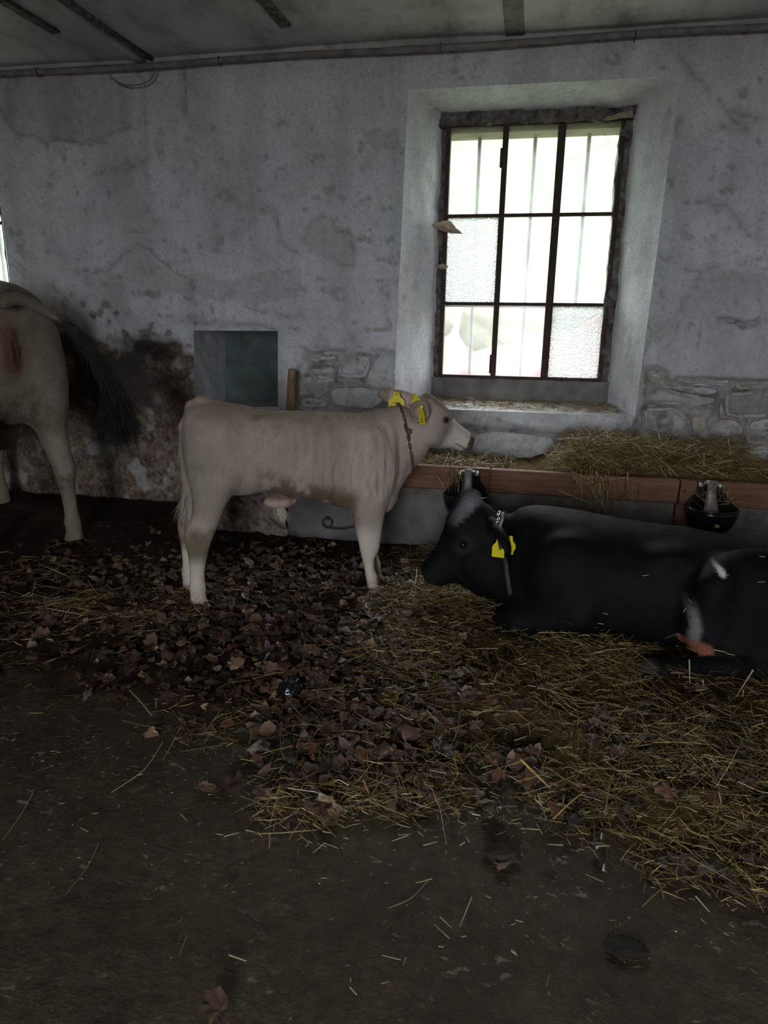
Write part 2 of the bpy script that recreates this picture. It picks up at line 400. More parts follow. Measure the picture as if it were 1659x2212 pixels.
STONES = [(cr(p, 860, 800, 2.0764), k) for p, k in STONES]
STONES += [(cr(p, 380, 660, 3.19), k) for p, k in [
    ([(1150, 372), (1220, 345), (1325, 352), (1335, 430), (1288, 508), (1160, 500), (1088, 480)], 1),
    ([(1345, 420), (1402, 318), (1500, 334), (1508, 440), (1520, 575), (1380, 568), (1296, 545)], 1),
    ([(1052, 572), (1200, 560), (1300, 566), (1400, 592), (1535, 596), (1430, 625), (1400, 715), (1180, 708), (1052, 680)], 1),
    ([(922, 442), (1060, 432), (1080, 460), (1000, 476), (932, 466)], 1),
    ([(860, 502), (1000, 482), (1060, 500), (1098, 520), (1000, 540), (872, 540)], 1),
    ([(910, 635), (960, 592), (1035, 572), (1038, 600), (980, 642)], 0),
    ([(1172, 732), (1400, 727), (1400, 754), (1152, 760)], 0),
    ([(852, 650), (900, 640), (1030, 656), (1030, 702), (862, 704)], 1),
    ([(890, 345), (960, 340), (1050, 352), (1100, 350), (1080, 372), (960, 382), (900, 372)], 1),
    ([(1010, 320), (1100, 312), (1140, 330), (1090, 345), (1010, 344)], 1),
]]
STONES_W = [([wpt(*p) for p in poly], k) for poly, k in STONES]
CRACKS = [  # polylines measured on the wall, half width (m), depth (m)
    (cr([(0, 455), (20, 490), (45, 530), (90, 565), (140, 560), (190, 595), (250, 575), (330, 600), (400, 568), (450, 560), (490, 535), (530, 522)], 0, 0, 1.929), .006, .010),
    (cr([(400, 720), (470, 705), (520, 700), (580, 685), (620, 650)], 0, 0, 1.929), .005, .004),
    (cr([(380, 1140), (450, 1130), (520, 1050), (570, 1020), (610, 1040), (640, 1070), (720, 1140), (780, 1165)], 0, 0, 1.929), .006, .007),
    (cr([(1100, 860), (1150, 880), (1160, 960), (1170, 1010), (1220, 1050)], 0, 0, 1.929), .004, .005),
    (cr([(1265, 990), (1290, 930), (1340, 900), (1380, 920), (1400, 965), (1450, 965), (1470, 1050), (1470, 1110), (1420, 1100), (1380, 1070)], 0, 0, 1.929), .005, .006),
    (cr([(20, 105), (120, 108), (200, 125), (300, 118), (420, 125), (560, 130), (690, 170)], 380, 660, 3.19), .007, .012),
    (cr([(470, 5), (540, 35), (600, 40), (680, 40), (720, 70), (800, 85), (880, 60)], 380, 660, 3.19), .005, .007),
    (cr([(850, 280), (900, 320), (1000, 330), (1140, 318), (1230, 280)], 380, 660, 3.19), .006, .012),
    (cr([(1350, 320), (1420, 300), (1530, 330)], 380, 660, 3.19), .006, .010),
    (cr([(1050, 555), (1120, 535), (1270, 528)], 380, 660, 3.19), .009, .02),
    (cr([(430, 1395), (500, 1405), (540, 1410)], 1360, 60, 2.21), .010, .05),
    (cr([(540, 1418), (600, 1412), (625, 1400)], 1360, 60, 2.21), .014, .05),
    (cr([(245, 430), (228, 480), (230, 510)], 1360, 60, 2.21), .009, .02),
    (cr([(420, 1145), (340, 1160), (320, 1240), (260, 1320), (240, 1380), (225, 1470), (180, 1520)], 1360, 60, 2.21), .005, .007),
    (cr([(345, 1410), (330, 1500), (325, 1600)], 1360, 60, 2.21), .004, .005),
    (cr([(380, 820), (400, 850), (470, 850), (520, 930), (560, 990), (640, 1000)], 1360, 60, 2.21), .004, .005),
    (cr([(430, 350), (470, 390), (540, 410), (620, 430)], 1360, 60, 2.21), .005, .006),
    (cr([(470, 390), (500, 440), (570, 475), (500, 490), (440, 455)], 1360, 60, 2.21), .005, .006),
    (cr([(250, 150), (300, 210), (380, 300)], 1360, 60, 2.21), .004, .004),
    (cr([(230, 1675), (330, 1680), (430, 1690), (510, 1695), (660, 1690)], 1360, 60, 2.21), .008, .02),
    (cr([(80, 1815), (160, 1812), (240, 1815)], 1360, 60, 2.21), .008, .02),
    (cr([(1085, 20), (1075, 120), (1070, 240), (1030, 290), (1000, 310), (930, 300)], 860, 800, 2.0764), .012, .022),
    (cr([(690, 290), (740, 310), (745, 430)], 860, 800, 2.0764), .006, .02),
    ([(395, 145), (396, 180), (394, 225), (398, 248)], .006, .004),
    ([(310, 190), (312, 300), (316, 390)], .002, .002),
    ([(1395, 690), (1408, 720), (1385, 770), (1390, 800)], .006, .008),
]
CRACKS_W = [([wpt(*p) for p in pl], w, d) for pl, w, d in CRACKS]
FLAKES = [  # areas of fallen plaster
    ([(10, 165), (10, 254), (47, 293), (98, 308), (171, 311), (233, 290), (275, 273), (290, 210), (285, 160)], .008),
    (cr([(1265, 990), (1290, 930), (1340, 900), (1380, 920), (1400, 965), (1450, 965), (1470, 1050), (1470, 1110), (1380, 1090), (1290, 1060)], 0, 0, 1.929), .006),
    ([(265, 590), (270, 548), (297, 530), (330, 545), (375, 592), (420, 606), (520, 600), (600, 580), (650, 575), (640, 640), (560, 660), (420, 640), (320, 640), (240, 660), (190, 620), (195, 595)], .006),
    ([(1430, 960), (1412, 720), (1465, 665), (1500, 600), (1545, 585), (1659, 590), (1659, 960)], .004),
    ([(775, 272), (800, 285), (860, 275), (860, 320), (815, 330), (790, 310)], .004),
]
FLAKES_W = [([wpt(*p) for p in pl], d) for pl, d in FLAKES]
def wall_depth(x, z):
    """relief of the wall (towards the room) and its colour masks"""
    d = (fbm(x * 1.3, z * 1.3, seed=1, octaves=3) - .5) * .045 + (fbm(x * 6, z * 6, seed=2, octaves=3) - .5) * .016 + (fbm(x * 38, z * 38, seed=3, octaves=3) - .5) * .005
    jx = x + (fbm(x * 9, z * 9, seed=8) - .5) * .05; jz = z + (fbm(x * 9, z * 9, seed=9) - .5) * .05
    R = np.zeros_like(x); G = np.zeros_like(x); Bm = np.zeros_like(x)
    # rubble zones where the plaster is gone
    zone = np.maximum.reduce([
        sstep(.60, .66, jx) * sstep(1.00, .93, jz),
        sstep(-.62, -.56, jx) * sstep(.70, .64, jz) * sstep(.72, .62, x),
        .85 * sstep(-1.56, -1.46, jx) * sstep(-.84, -.90, jx) * sstep(1.12, 1.02, jz)])
    n = fbm(x * 5, z * 5, seed=11)
    d -= zone * (.012 + .03 * n); Bm = np.maximum(Bm, zone * .6); G = np.maximum(G, zone * sstep(.58, .72, fbm(x * 14, z * 14, seed=12)) * .5)
    R = np.maximum(R, zone * sstep(.45, .6, fbm(x * 4, z * 7, seed=13)) * .45)
    for poly, k in STONES_W:                      # dark joints round every stone
        P = np.array(poly); sel = (x > P[:, 0].min() - .05) & (x < P[:, 0].max() + .05) & (z > P[:, 1].min() - .05) & (z < P[:, 1].max() + .05)
        if not sel.any(): continue
        s = seg_dist(x[sel], z[sel], list(poly) + [poly[0]]); m = sstep(.024, .006, s) * sstep(.30, .55, fbm(x[sel] * 13, z[sel] * 13, seed=15))
        d[sel] -= m * .03; R[sel] = np.maximum(R[sel], sstep(.04, .01, s) * .35)
    for poly, dep in FLAKES_W:
        m = in_poly(jx, jz, poly); d = d - m * dep; Bm = np.maximum(Bm, m * .38)
    # small pits and blisters
    pn = fbm(x * 17, z * 17, seed=21, octaves=3); pit = sstep(.70, .76, pn); d -= pit * .008; Bm = np.maximum(Bm, pit * .7)
    pl = sstep(.56, .60, fbm(x * 2.6, z * 2.6, seed=23, octaves=5)) * sstep(1.75, 1.2, z); d -= pl * .004; Bm = np.maximum(Bm, pl * .35)
    cx = x + (fbm(x * 24, z * 24, seed=31) - .5) * .022; cz = z + (fbm(x * 24, z * 24, seed=32) - .5) * .022
    for pts, w, dep in CRACKS_W:
        s = seg_dist(cx, cz, pts); ww = w * (0.6 + 1.0 * fbm(x * 14, z * 14, seed=33)); m = sstep(ww * 1.5, ww * .3, s)
        d -= m * (dep * 1.6 + .004); Bm = np.maximum(Bm, np.maximum(m * .9, sstep(.045, .0, s) * .35))
    # muck splashed up the wall beside the cow
    a = fbm(x * 2.2, z * 2.6, seed=41, octaves=5); b = fbm(x * 9, z * 8, seed=42, octaves=4)
    top = 1.20 - .22 * sstep(-2.45, -1.95, x) + .30 * (a - .5)
    left = sstep(-1.92, -2.25, x + .35 * (a - .5)) * sstep(top + .05, top - .06, z)
    R = np.maximum(R, left * (.6 + .75 * sstep(.30, .55, b)))
    G = np.maximum(G, left * sstep(.50, .66, fbm(x * 4.2, z * 4.0, seed=44, octaves=5)) * sstep(.5, .95, z) * .95)
    G = np.maximum(G, left * sstep(-2.40, -2.62, x) * sstep(.6, .75, z) * sstep(.36, .5, a) * .9)
    low = sstep(.78 + .2 * (a - .5), .42, z); R = np.maximum(R, low * (.35 + .7 * b) * sstep(-1.2, -1.6, x))
    sp = sstep(-1.7, -2.2, x) * sstep(1.75, 1.2, z) * sstep(.56, .70, fbm(x * 16, z * 16, seed=45)); R = np.maximum(R, sp * .8)
    R = np.maximum(R, sstep(.66, .50, z) * .55 * sstep(.4, .6, b) * sstep(.5, .9, x))
    hay = sstep(.62, .50, z) * sstep(-.7, -.4, x); R = np.maximum(R, hay * .6)
    # damp stains on the fallen plaster beside the far window
    G = np.maximum(G, sstep(.50, .75, fbm(x * 5 + 9, z * 1.6, seed=52, octaves=5)) * in_poly(jx, jz, FLAKES_W[0][0]) * .3)
    return d, np.stack([np.clip(R, 0, 1), np.clip(G, 0, 1), np.clip(Bm, 0, 1)], -1)
def build_back_wall():
    xs = np.concatenate([np.arange(X0, -3.75, .05), np.arange(-3.75, 1.6, .0125), np.arange(1.6, X1 + .02, .05)])
    zs = np.linspace(-.1, CEIL + .05, 235)
    X, Z = np.meshgrid(xs, zs, indexing='ij'); nx, nz = X.shape
    idx = np.arange(nx * nz).reshape(nx, nz)
    F = np.stack([idx[:-1, :-1], idx[1:, :-1], idx[1:, 1:], idx[:-1, 1:]], -1).reshape(-1, 4)
    xf, zf = X.ravel().copy(), Z.ravel().copy()
    cxm, czm = xf[F].mean(1), zf[F].mean(1)
    keep = np.ones(len(F), bool); D0, C0 = wall_depth(xf, zf)
    for poly in (W1, W2, NICHE):
        ins = in_poly(cxm, czm, poly); cut = ins & keep; keep &= ~ins
        bound = np.intersect1d(np.unique(F[cut]), np.unique(F[keep]))
        P = np.array(poly + poly[:1]); best = np.full(len(bound), 1e9); bx = xf[bound].copy(); bz = zf[bound].copy(); ox, oz = bx.copy(), bz.copy()
        for (ax, az), (cx, cz) in zip(P[:-1], P[1:]):
            t = np.clip(((ox - ax) * (cx - ax) + (oz - az) * (cz - az)) / ((cx - ax) ** 2 + (cz - az) ** 2), 0, 1)
            qx, qz = ax + t * (cx - ax), az + t * (cz - az); dd = np.hypot(ox - qx, oz - qz); s = dd < best
            best[s] = dd[s]; bx[s] = qx[s]; bz[s] = qz[s]
        for (ax, az) in poly:
            k = np.argmin(np.hypot(ox - ax, oz - az)); bx[k], bz[k] = ax, az
        xf[bound], zf[bound] = bx, bz
        s = seg_dist(xf, zf, poly + poly[:1]); D0 *= sstep(0.0, .05, s) * .95 + .05
    V = np.stack([xf, WALL_Y - D0, zf], -1)
    return struct(mesh_np('wall_back', V, F[keep][:, ::-1], MAT['plaster'], None, True, C0))
wall = build_back_wall()
def stone_obj(poly, kind, i):
    P = np.array(poly); c = P.mean(0); n = 26
    Q = np.vstack([P, P[:1]]); L = np.r_[0, np.cumsum(np.hypot(*np.diff(Q, axis=0).T))]
    t = np.linspace(0, L[-1], n, endpoint=False); R = np.stack([np.interp(t, L, Q[:, 0]), np.interp(t, L, Q[:, 1])], -1)
    for _ in range(2): R = .5 * R + .25 * (np.roll(R, 1, 0) + np.roll(R, -1, 0))
    rng = np.random.default_rng(i); R += (rng.random((n, 2)) - .5) * .008
    size = np.sqrt(np.ptp(P[:, 0]) * np.ptp(P[:, 1])); prot = .010 + .05 * size * (.6 + .8 * rng.random())
    d0 = wall_depth(R[:, 0], R[:, 1])[0]; base = float(np.median(d0))
    rings = [(1.0, -.05), (1.0, prot * .45), (.97, prot * .85), (.90, prot), (.45, prot * 1.05)]
    V = []
    for s, h in rings:
        q = c + (R - c) * s; hh = base + h + (fbm(q[:, 0] * 14, q[:, 1] * 14, seed=60 + i) - .5) * (.03 if h > 0 else 0)
        V += [(a, WALL_Y - b, e) for a, b, e in zip(q[:, 0], hh, q[:, 1])]
    V.append((c[0], WALL_Y - (base + prot * 1.08 + .004), c[1]))
    F = [(r * n + j, r * n + (j + 1) % n, (r + 1) * n + (j + 1) % n) for r in range(4) for j in range(n)] + \
        [(r * n + j, (r + 1) * n + (j + 1) % n, (r + 1) * n + j) for r in range(4) for j in range(n)] + [(4 * n + j, 4 * n + (j + 1) % n, 5 * n) for j in range(n)]
    F = np.array(F)
    o = mesh_np('stone', V, F, MAT['white_stone' if kind else 'stone'], wall)
    bm = bmesh.new(); bm.from_mesh(o.data); bmesh.ops.recalc_face_normals(bm, faces=bm.faces); bm.to_mesh(o.data); bm.free()
for i, (poly, k) in enumerate(STONES_W): stone_obj(poly, k, i)

def loft_quad(a, b, nu, nv, amp, seed, edge=True):
    """surface between two 3D edges a=(p0,p1), b=(q0,q1) with roughness"""
    a0, a1, b0, b1 = [np.array(p, float) for p in (*a, *b)]
    u, v = np.meshgrid(np.linspace(0, 1, nu), np.linspace(0, 1, nv), indexing='ij'); u = u[..., None]; v = v[..., None]
    P = (a0 * (1 - u) + a1 * u) * (1 - v) + (b0 * (1 - u) + b1 * u) * v
    N = np.cross(a1 - a0, b0 - a0); N /= np.linalg.norm(N)
    w = (fbm(P[..., 0] * 9 + P[..., 1] * 4, P[..., 2] * 9 + P[..., 1] * 6, seed=seed) - .5) * amp
    k = np.minimum(np.minimum(v[..., 0], 1 - v[..., 0]) * 8, 1) * np.minimum(np.minimum(u[..., 0], 1 - u[..., 0]) * 12, 1)
    P = P + N * (w * k)[..., None]
    idx = np.arange(nu * nv).reshape(nu, nv)
    F = np.stack([idx[:-1, :-1], idx[1:, :-1], idx[1:, 1:], idx[:-1, 1:]], -1).reshape(-1, 4)
    return P.reshape(-1, 3), F
def reveal(parent, outer, inner, depth, name, seed, mats, cols):
    yo, yi = WALL_Y, WALL_Y + depth
    for s in range(4):
        o0, o1 = outer[s], outer[(s + 1) % 4]; i0, i1 = inner[s], inner[(s + 1) % 4]
        V, F = loft_quad(((o0[0], yo, o0[1]), (o1[0], yo, o1[1])), ((i0[0], yi, i0[1]), (i1[0], yi, i1[1])), 60, 18, .022, seed + s)
        c = np.zeros((len(V), 3)); c[:] = cols[s]
        nn = fbm(V[:, 0] * 12, V[:, 2] * 12, V[:, 1] * 12, seed=seed)
        c[:, 2] = np.maximum(c[:, 2], sstep(.60, .75, nn) * .5)
        mesh_np(name[s], V, F, mats[s], parent, True, c)
W1I = [(-0.615, 2.50), (0.475, 2.49), (0.485, 0.805), (-0.622, 0.795)]
reveal(wall, W1, W1I, 0.30, ['window_head', 'window_reveal', 'window_sill', 'window_reveal'], 71,
       [MAT['plaster']] * 4, [(0, 0, .05), (0, 0, .03), (.35, 0, .2), (0, 0, .0)])
W2I = [(-4.81, 2.50), (-3.70, 2.50), (-3.70, 0.80), (-4.82, 0.80)]
reveal(wall, W2, W2I, 0.30, ['window_head', 'window_reveal', 'window_sill', 'window_reveal'], 81,
       [MAT['plaster']] * 4, [(0, 0, .05), (0, 0, .03), (.35, 0, .2), (0, 0, .0)])
NI = [(-2.19, 1.205), (-1.605, 1.21), (-1.618, 0.735), (-2.215, 0.70)]
reveal(wall, NICHE, NI, 0.50, ['niche_head', 'niche_side', 'niche_floor', 'niche_side'], 91,
       [MAT['plaster']] * 4, [(0, 0, .1), (0, 0, .1), (.3, 0, .2), (0, 0, .1)])
def niche_back():
    a, b, c, d = [(p[0], WALL_Y + .50, p[1]) for p in NI]
    V, F = loft_quad((a, b), (d, c), 40, 40, .02, 95); z = V[:, 2]; n = fbm(V[:, 0] * 9, z * 9, seed=96)
    col = np.zeros((len(V), 3)); col[:, 2] = sstep(.45, .65, n) * .5
    mesh_np('niche_back', V, F, simple('niche_teal', (.105, .135, .13), .9, 0, .3, 9, .5, .006), wall, True, col)  # one even dark teal-grey over the whole niche back
niche_back()
def plain_quad(name, pts, mat, parent=None):
    return mesh_np(name, pts, [(0, 1, 2, 3)], mat, parent, False, np.zeros((4, 3)))
# outer half of the wall around both windows, cement under the frame
def outer_wall(wi, x0, x1, zt):
    y0, y1 = WALL_Y + .34, WALL_Y + .52
    box('outer_lintel', (wi[0][0] - .1, y0, zt), (wi[1][0] + .1, y1, 2.75), MAT['grey_cement'], wall)
    box('outer_jamb', (wi[0][0] - .25, y0, .70), (x0, y1, zt), MAT['grey_cement'], wall)
    box('outer_jamb', (x1, y0, .70), (wi[1][0] + .25, y1, zt), MAT['grey_cement'], wall)
    box('outer_sill', (wi[0][0] - .25, y0, .60), (wi[1][0] + .25, y1, .925), MAT['grey_cement'], wall)
outer_wall(W1I, -0.66, 0.53, 2.405); outer_wall(W2I, -4.86, -3.66, 2.405)
def lumpy_box(name, lo, hi, mat, parent, amp=.012, cuts=5, seed=0):
    bm = box_bm(bmesh.new(), lo, hi); bmesh.ops.subdivide_edges(bm, edges=bm.edges, cuts=cuts, use_grid_fill=True)
    Q = np.array([v.co for v in bm.verts])
    D = np.stack([(fbm(Q[:, 0] * 16 + ax * 7, Q[:, 1] * 16, Q[:, 2] * 16, seed=seed + ax) - .5) * amp * 2 for ax in range(3)], -1)
    for v, d in zip(bm.verts, Q + D): v.co = d
    return bm_obj(name, bm, mat, parent, True)
for wi in (W1I, W2I):
    cx = (wi[0][0] + wi[1][0]) / 2
    lumpy_box('cement_apron', (wi[3][0] - .02, WALL_Y + .275, .77), (wi[2][0] + .02, WALL_Y + .36, .935), MAT['grey_cement'], wall, .008, 14, 3)
    lumpy_box('mortar_edge', (wi[0][0] - .03, WALL_Y + .288, .93), (cx - .505, WALL_Y + .36, 2.46), MAT['dark_grime'], wall, .020, 30, 5)
    lumpy_box('mortar_edge', (cx + .492, WALL_Y + .284, .93), (wi[1][0] + .04, WALL_Y + .36, 2.46), MAT['dark_grime'], wall, .022, 30, 7)
    lumpy_box('mortar_edge', (wi[0][0] - .02, WALL_Y + .262, 2.43), (wi[1][0] + .02, WALL_Y + .36, 2.54), MAT['dark_grime'], wall, .026, 30, 9)
# -- windows
def window(name, dx):
    root = struct(empty(name, (dx, WALL_Y + .31, 0)))
    root['label'] = 'rusty steel barred window of nine small panes' 
    xm = [-.568, -.236, .092, .425]; zm = [.955, 1.405, 1.93, 2.435]
    def bar(nm, lo, hi): return box(nm, lo, hi, MAT['rust_steel'], root, .003)
    bar('frame_bar', (xm[0] - .028, -.03, zm[0] - .02), (xm[0], .03, zm[3] + .012)); bar('frame_bar', (xm[3], -.03, zm[0] - .02), (xm[3] + .028, .03, zm[3] + .012))
    bar('frame_bar', (xm[0], -.03, zm[3] - .012), (xm[3], .03, zm[3] + .015)); bar('frame_bar', (xm[0], -.03, zm[0] - .022), (xm[3], .03, zm[0]))
    bar('mullion', (xm[1] - .017, -.022, zm[0]), (xm[1] + .017, .022, zm[3])); bar('mullion', (xm[2] - .023, -.03, zm[0]), (xm[2] + .023, .025, zm[3]))
    edges = [(xm[0], xm[1] - .017), (xm[1] + .017, xm[2] - .023), (xm[2] + .023, xm[3])]
    for c, (a, b) in enumerate(edges):
        for r in (1, 2): bar('glazing_bar', (a, -.016, zm[r] - .010), (b, .016, zm[r] + .010))
        for r in range(3):
            kind = 'pebbled_glass' if (c, r) in ((0, 1), (2, 0)) else ('clearer_glass' if (c, r) in ((0, 0), (1, 0), (1, 1)) else 'dusty_glass')
            p = box('pane', (a, .0, zm[r] + (.010 if r else 0)), (b, .004, zm[r + 1] - .010), MAT[kind], root)
            if kind == 'pebbled_glass': p['label'] = 'pebbled frosted glass pane'
    for x in (-.403, -.062, .259):
        V, F = tube_np([(x, .14, .85), (x, .14, 2.5)], .0125, 8); mesh_np('security_bar', V, F, MAT['bar_steel'], root)
    box('security_rail', (-.7, .128, 1.385), (.6, .150, 1.41), MAT['bar_steel'], root)
    for (x, z, h) in ((xm[1] - .006, 2.25, .11), (xm[1] - .004, 1.03, .12)):
        box('hinge', (x - .022, -.034, z - h / 2), (x + .006, -.02, z + h / 2), MAT['rust_steel'], root, .005)
    return root
win1 = window('window_1', 0.0); win2 = window('window_2', -4.19)
# -- floor, ceiling, other walls
def build_floor():
    xs = np.arange(X0, X1 + .03, .03); ys = np.arange(YR, WALL_Y + .05, .03); X, Y = np.meshgrid(xs, ys, indexing='ij'); nx, ny = X.shape
    Zf = (fbm(X * 1.1, Y * 1.1, seed=101) - .5) * .018 + (fbm(X * 9, Y * 9, seed=102) - .5) * .006
    idx = np.arange(nx * ny).reshape(nx, ny); F = np.stack([idx[:-1, :-1], idx[1:, :-1], idx[1:, 1:], idx[:-1, 1:]], -1).reshape(-1, 4)
    return struct(mesh_np('floor', np.stack([X, Y, Zf - .006], -1).reshape(-1, 3), F, MAT['floor']))
floor = build_floor()
def build_ceiling():
    xs = np.arange(X0, X1 + .06, .06); ys = np.arange(YR, WALL_Y + .1, .06); X, Y = np.meshgrid(xs, ys, indexing='ij'); nx, ny = X.shape
    Zc = CEIL + (fbm(X * .9, Y * .9, seed=111) - .5) * .03
    idx = np.arange(nx * ny).reshape(nx, ny); F = np.stack([idx[:-1, :-1], idx[:-1, 1:], idx[1:, 1:], idx[1:, :-1]], -1).reshape(-1, 4)
    return struct(mesh_np('ceiling', np.stack([X, Y, Zc], -1).reshape(-1, 3), F, MAT['ceiling']))
ceiling = build_ceiling()
def holed_wall(name, axis, pos, a0, a1, hole, sign):
    """plain wall with one opening, four slabs joined"""
    bm = bmesh.new(); h0, h1, z0, z1 = hole; t = .3 * sign
    for (p, q, r, s) in ((a0, h0, 0, CEIL), (h1, a1, 0, CEIL), (h0, h1, z1, CEIL), (h0, h1, 0, z0)):
        if q - p < 1e-3 or s - r < 1e-3: continue
        lo, hi = ((p, min(pos, pos + t), r), (q, max(pos, pos + t), s)) if axis == 'x' else ((min(pos, pos + t), p, r), (max(pos, pos + t), q, s))
        box_bm(bm, lo, hi)
    return struct(bm_obj(name, bm, MAT['plaster']))
holed_wall('wall_rear', 'x', YR, X0, X1, DOOR, -1)
struct(box('wall_right', (X1, YR, 0), (X1 + .3, WALL_Y, CEIL), MAT['plaster']))
struct(box('wall_left', (X0 - .3, YR, 0), (X0, WALL_Y, CEIL), MAT['plaster']))
# ribs and conduits on the ceiling
def ceiling_rib(x0, x1, y0, y1, h, w, mat=None):
    return lumpy_box('ceiling_rib', (min(x0, x1) - w / 2, y0, CEIL - h), (max(x0, x1) + w / 2, y1, CEIL + .03), MAT[mat or 'ceiling'], ceiling, .006, 8, int(abs(x0) * 10))
ceiling_rib(-2.34, -2.34, YR + .1, 4.34, .020, .030, 'dark_grime')
ceiling_rib(-2.40, -2.40, YR + .1, 4.34, .028, .05)
ceiling_rib(-2.66, -2.66, YR + .1, 3.9, .012, .05, 'dark_grime'); ceiling_rib(-1.385, -1.385, YR + .1, 4.02, .012, .06, 'dark_grime')
ceiling_rib(-.20, -.20, YR + .1, 4.33, .010, .10, 'grey_cement')
pp = [(x, WALL_Y - .055, CEIL - .045 + .006 * sin(x * 3.1)) for x in np.linspace(X0 + .05, X1 - .05, 60)]
o = tube('conduit', pp, .017, MAT['pipe'], None, 10); tag(o, 'thin grimy conduit pipe running along the top of the back wall', 'pipe')
for x in (-3.1, -1.9, -.6, .42, 1.3):
    V, F = tube_np([(x, WALL_Y - .055 + .022 * cos(a), CEIL - .045 + .022 * sin(a)) for a in np.linspace(0, 2 * pi, 14, endpoint=False)], .004, 6, True)
    mesh_np('pipe_clip', V, F, MAT['dark_grime'], o)
lumpy_box('cornice_strip', (X0, WALL_Y - .035, CEIL - .022), (X1, WALL_Y + .02, CEIL + .02), MAT['ceiling'], ceiling, .008, 40, 12)  # lumpy strip along the wall corner, same material as the ceiling
q = [at_y(*p, WALL_Y - .06) for p in ((333, 138), (336, 152), (325, 172), (300, 183), (270, 184), (243, 170), (236, 158))]
tag(tube('hanging_cable', spline(q, 26), .0045, MAT['pipe'], None, 6), 'loop of thin cable hanging below the ceiling conduit', 'cable')

# -- outside: meadow slope, bushes, car
def outside():
    xs = np.linspace(-26, 22, 60); ys = np.linspace(WALL_Y + .6, 60, 60); X, Y = np.meshgrid(xs, ys, indexing='ij'); nx, ny = X.shape
    Z = -.12 + .55 * np.maximum(0, Y - 13) + (fbm(X * .4, Y * .4, seed=120) - .5) * .6 * sstep(10, 16, Y)
    idx = np.arange(nx * ny).reshape(nx, ny); F = np.stack([idx[:-1, :-1], idx[1:, :-1], idx[1:, 1:], idx[:-1, 1:]], -1).reshape(-1, 4)
    struct(mesh_np('meadow_ground', np.stack([X, Y, Z], -1).reshape(-1, 3), F, MAT['meadow']))
    struct(box('yard_ground', (-12, YR - 12, -.3), (12, YR - .31, -.02), MAT['floor']))
    struct(box('yard_ground', (X1 + .31, YR - .3, -.3), (12, WALL_Y + .6, -.02), MAT['floor']))
outside()
def car():
    root = empty('car', (-1.12, 9.0, -.12)); tag(root, 'red car parked outside behind the barred window', 'car')
    # side profile (x along the car, z), lofted across its width
    prof = [(0, .30), (.0, .78), (.12, .93), (.55, 1.06), (1.15, 1.14), (1.35, 1.17), (1.95, 1.55), (3.1, 1.58), (3.7, 1.15), (4.05, 1.05), (4.1, .35), (3.6, .28), (.5, .26)]
    ws = [(0, .86), (.10, .97), (.35, 1.0), (1.35, 1.0), (1.6, .97), (1.7, .86)]
    V = []; n = len(prof)
    for y, s in ws:
        for x, z in prof: V.append((2.05 + (x - 2.05) * s, y, .7 + (z - .7) * s))
    F = [(i * n + j, i * n + (j + 1) % n, (i + 1) * n + (j + 1) % n, (i + 1) * n + j) for i in range(len(ws) - 1) for j in range(n)]
    o = mesh_np('body', V, F, MAT['car_paint'], root)
    bm = bmesh.new(); bm.from_mesh(o.data); bmesh.ops.holes_fill(bm, edges=[e for e in bm.edges if e.is_boundary], sides=0); bmesh.ops.recalc_face_normals(bm, faces=bm.faces); bm.to_mesh(o.data); bm.free()
    mesh_np('windscreen', [(1.40, .25, 1.215), (1.90, .28, 1.535), (1.90, 1.42, 1.535), (1.40, 1.45, 1.215)], [(0, 1, 2, 3)], MAT['car_glass'], root)
    for y in (-.004, 1.704):
        mesh_np('side_window', [(1.62, y, 1.18), (2.02, y + (.03 if y < 0 else -.03), 1.44), (3.0, y + (.03 if y < 0 else -.03), 1.46), (3.4, y, 1.18)], [(0, 1, 2, 3)], MAT['car_glass'], root)
    for x in (.75, 3.3):
        for y in (.05, 1.65):
            V, F = tube_np([(x, y - .1, .31), (x, y + .1, .31)], .31, 20)
            w = mesh_np('wheel', V, F, MAT['tyre'], root); V, F = tube_np([(x, y - .11, .31), (x, y + .11, .31)], [.19, .19], 16); mesh_np('hub', V, F, MAT['zinc'], w)
    for y in (.2, 1.35): box('headlight', (-.01, y, .72), (.1, y + .25, .86), MAT['car_glass'], root, .02)
    box('bumper', (-.05, .1, .38), (.06, 1.6, .56), MAT['tyre'], root, .03)
car()
def bush(loc, r, seed, label):
    bm = bmesh.new(); bmesh.ops.create_icosphere(bm, subdivisions=4, radius=1.0)
    Q = np.array([v.co for v in bm.verts]); k = .65 + .7 * fbm(Q[:, 0] * 2.2 + 9, Q[:, 1] * 2.2 + 9, Q[:, 2] * 2.2 + 9, seed=seed)
    for v, q, kk in zip(bm.verts, Q, k): v.co = Vector((q[0] * r[0] * kk, q[1] * r[1] * kk, q[2] * r[2] * kk))
    o = bm_obj('bush', bm, MAT['bush'], None, True); o.location = loc; tag(o, label, 'bush')
bush((-.45, 14.5, 1.5), (.9, .8, 1.0), 5, 'brownish bush on the slope seen through the middle pane'); bush((-3.0, 14.0, 1.2), (1.3, .9, .95), 9, 'low dull green bush on the slope beyond the red car bonnet')

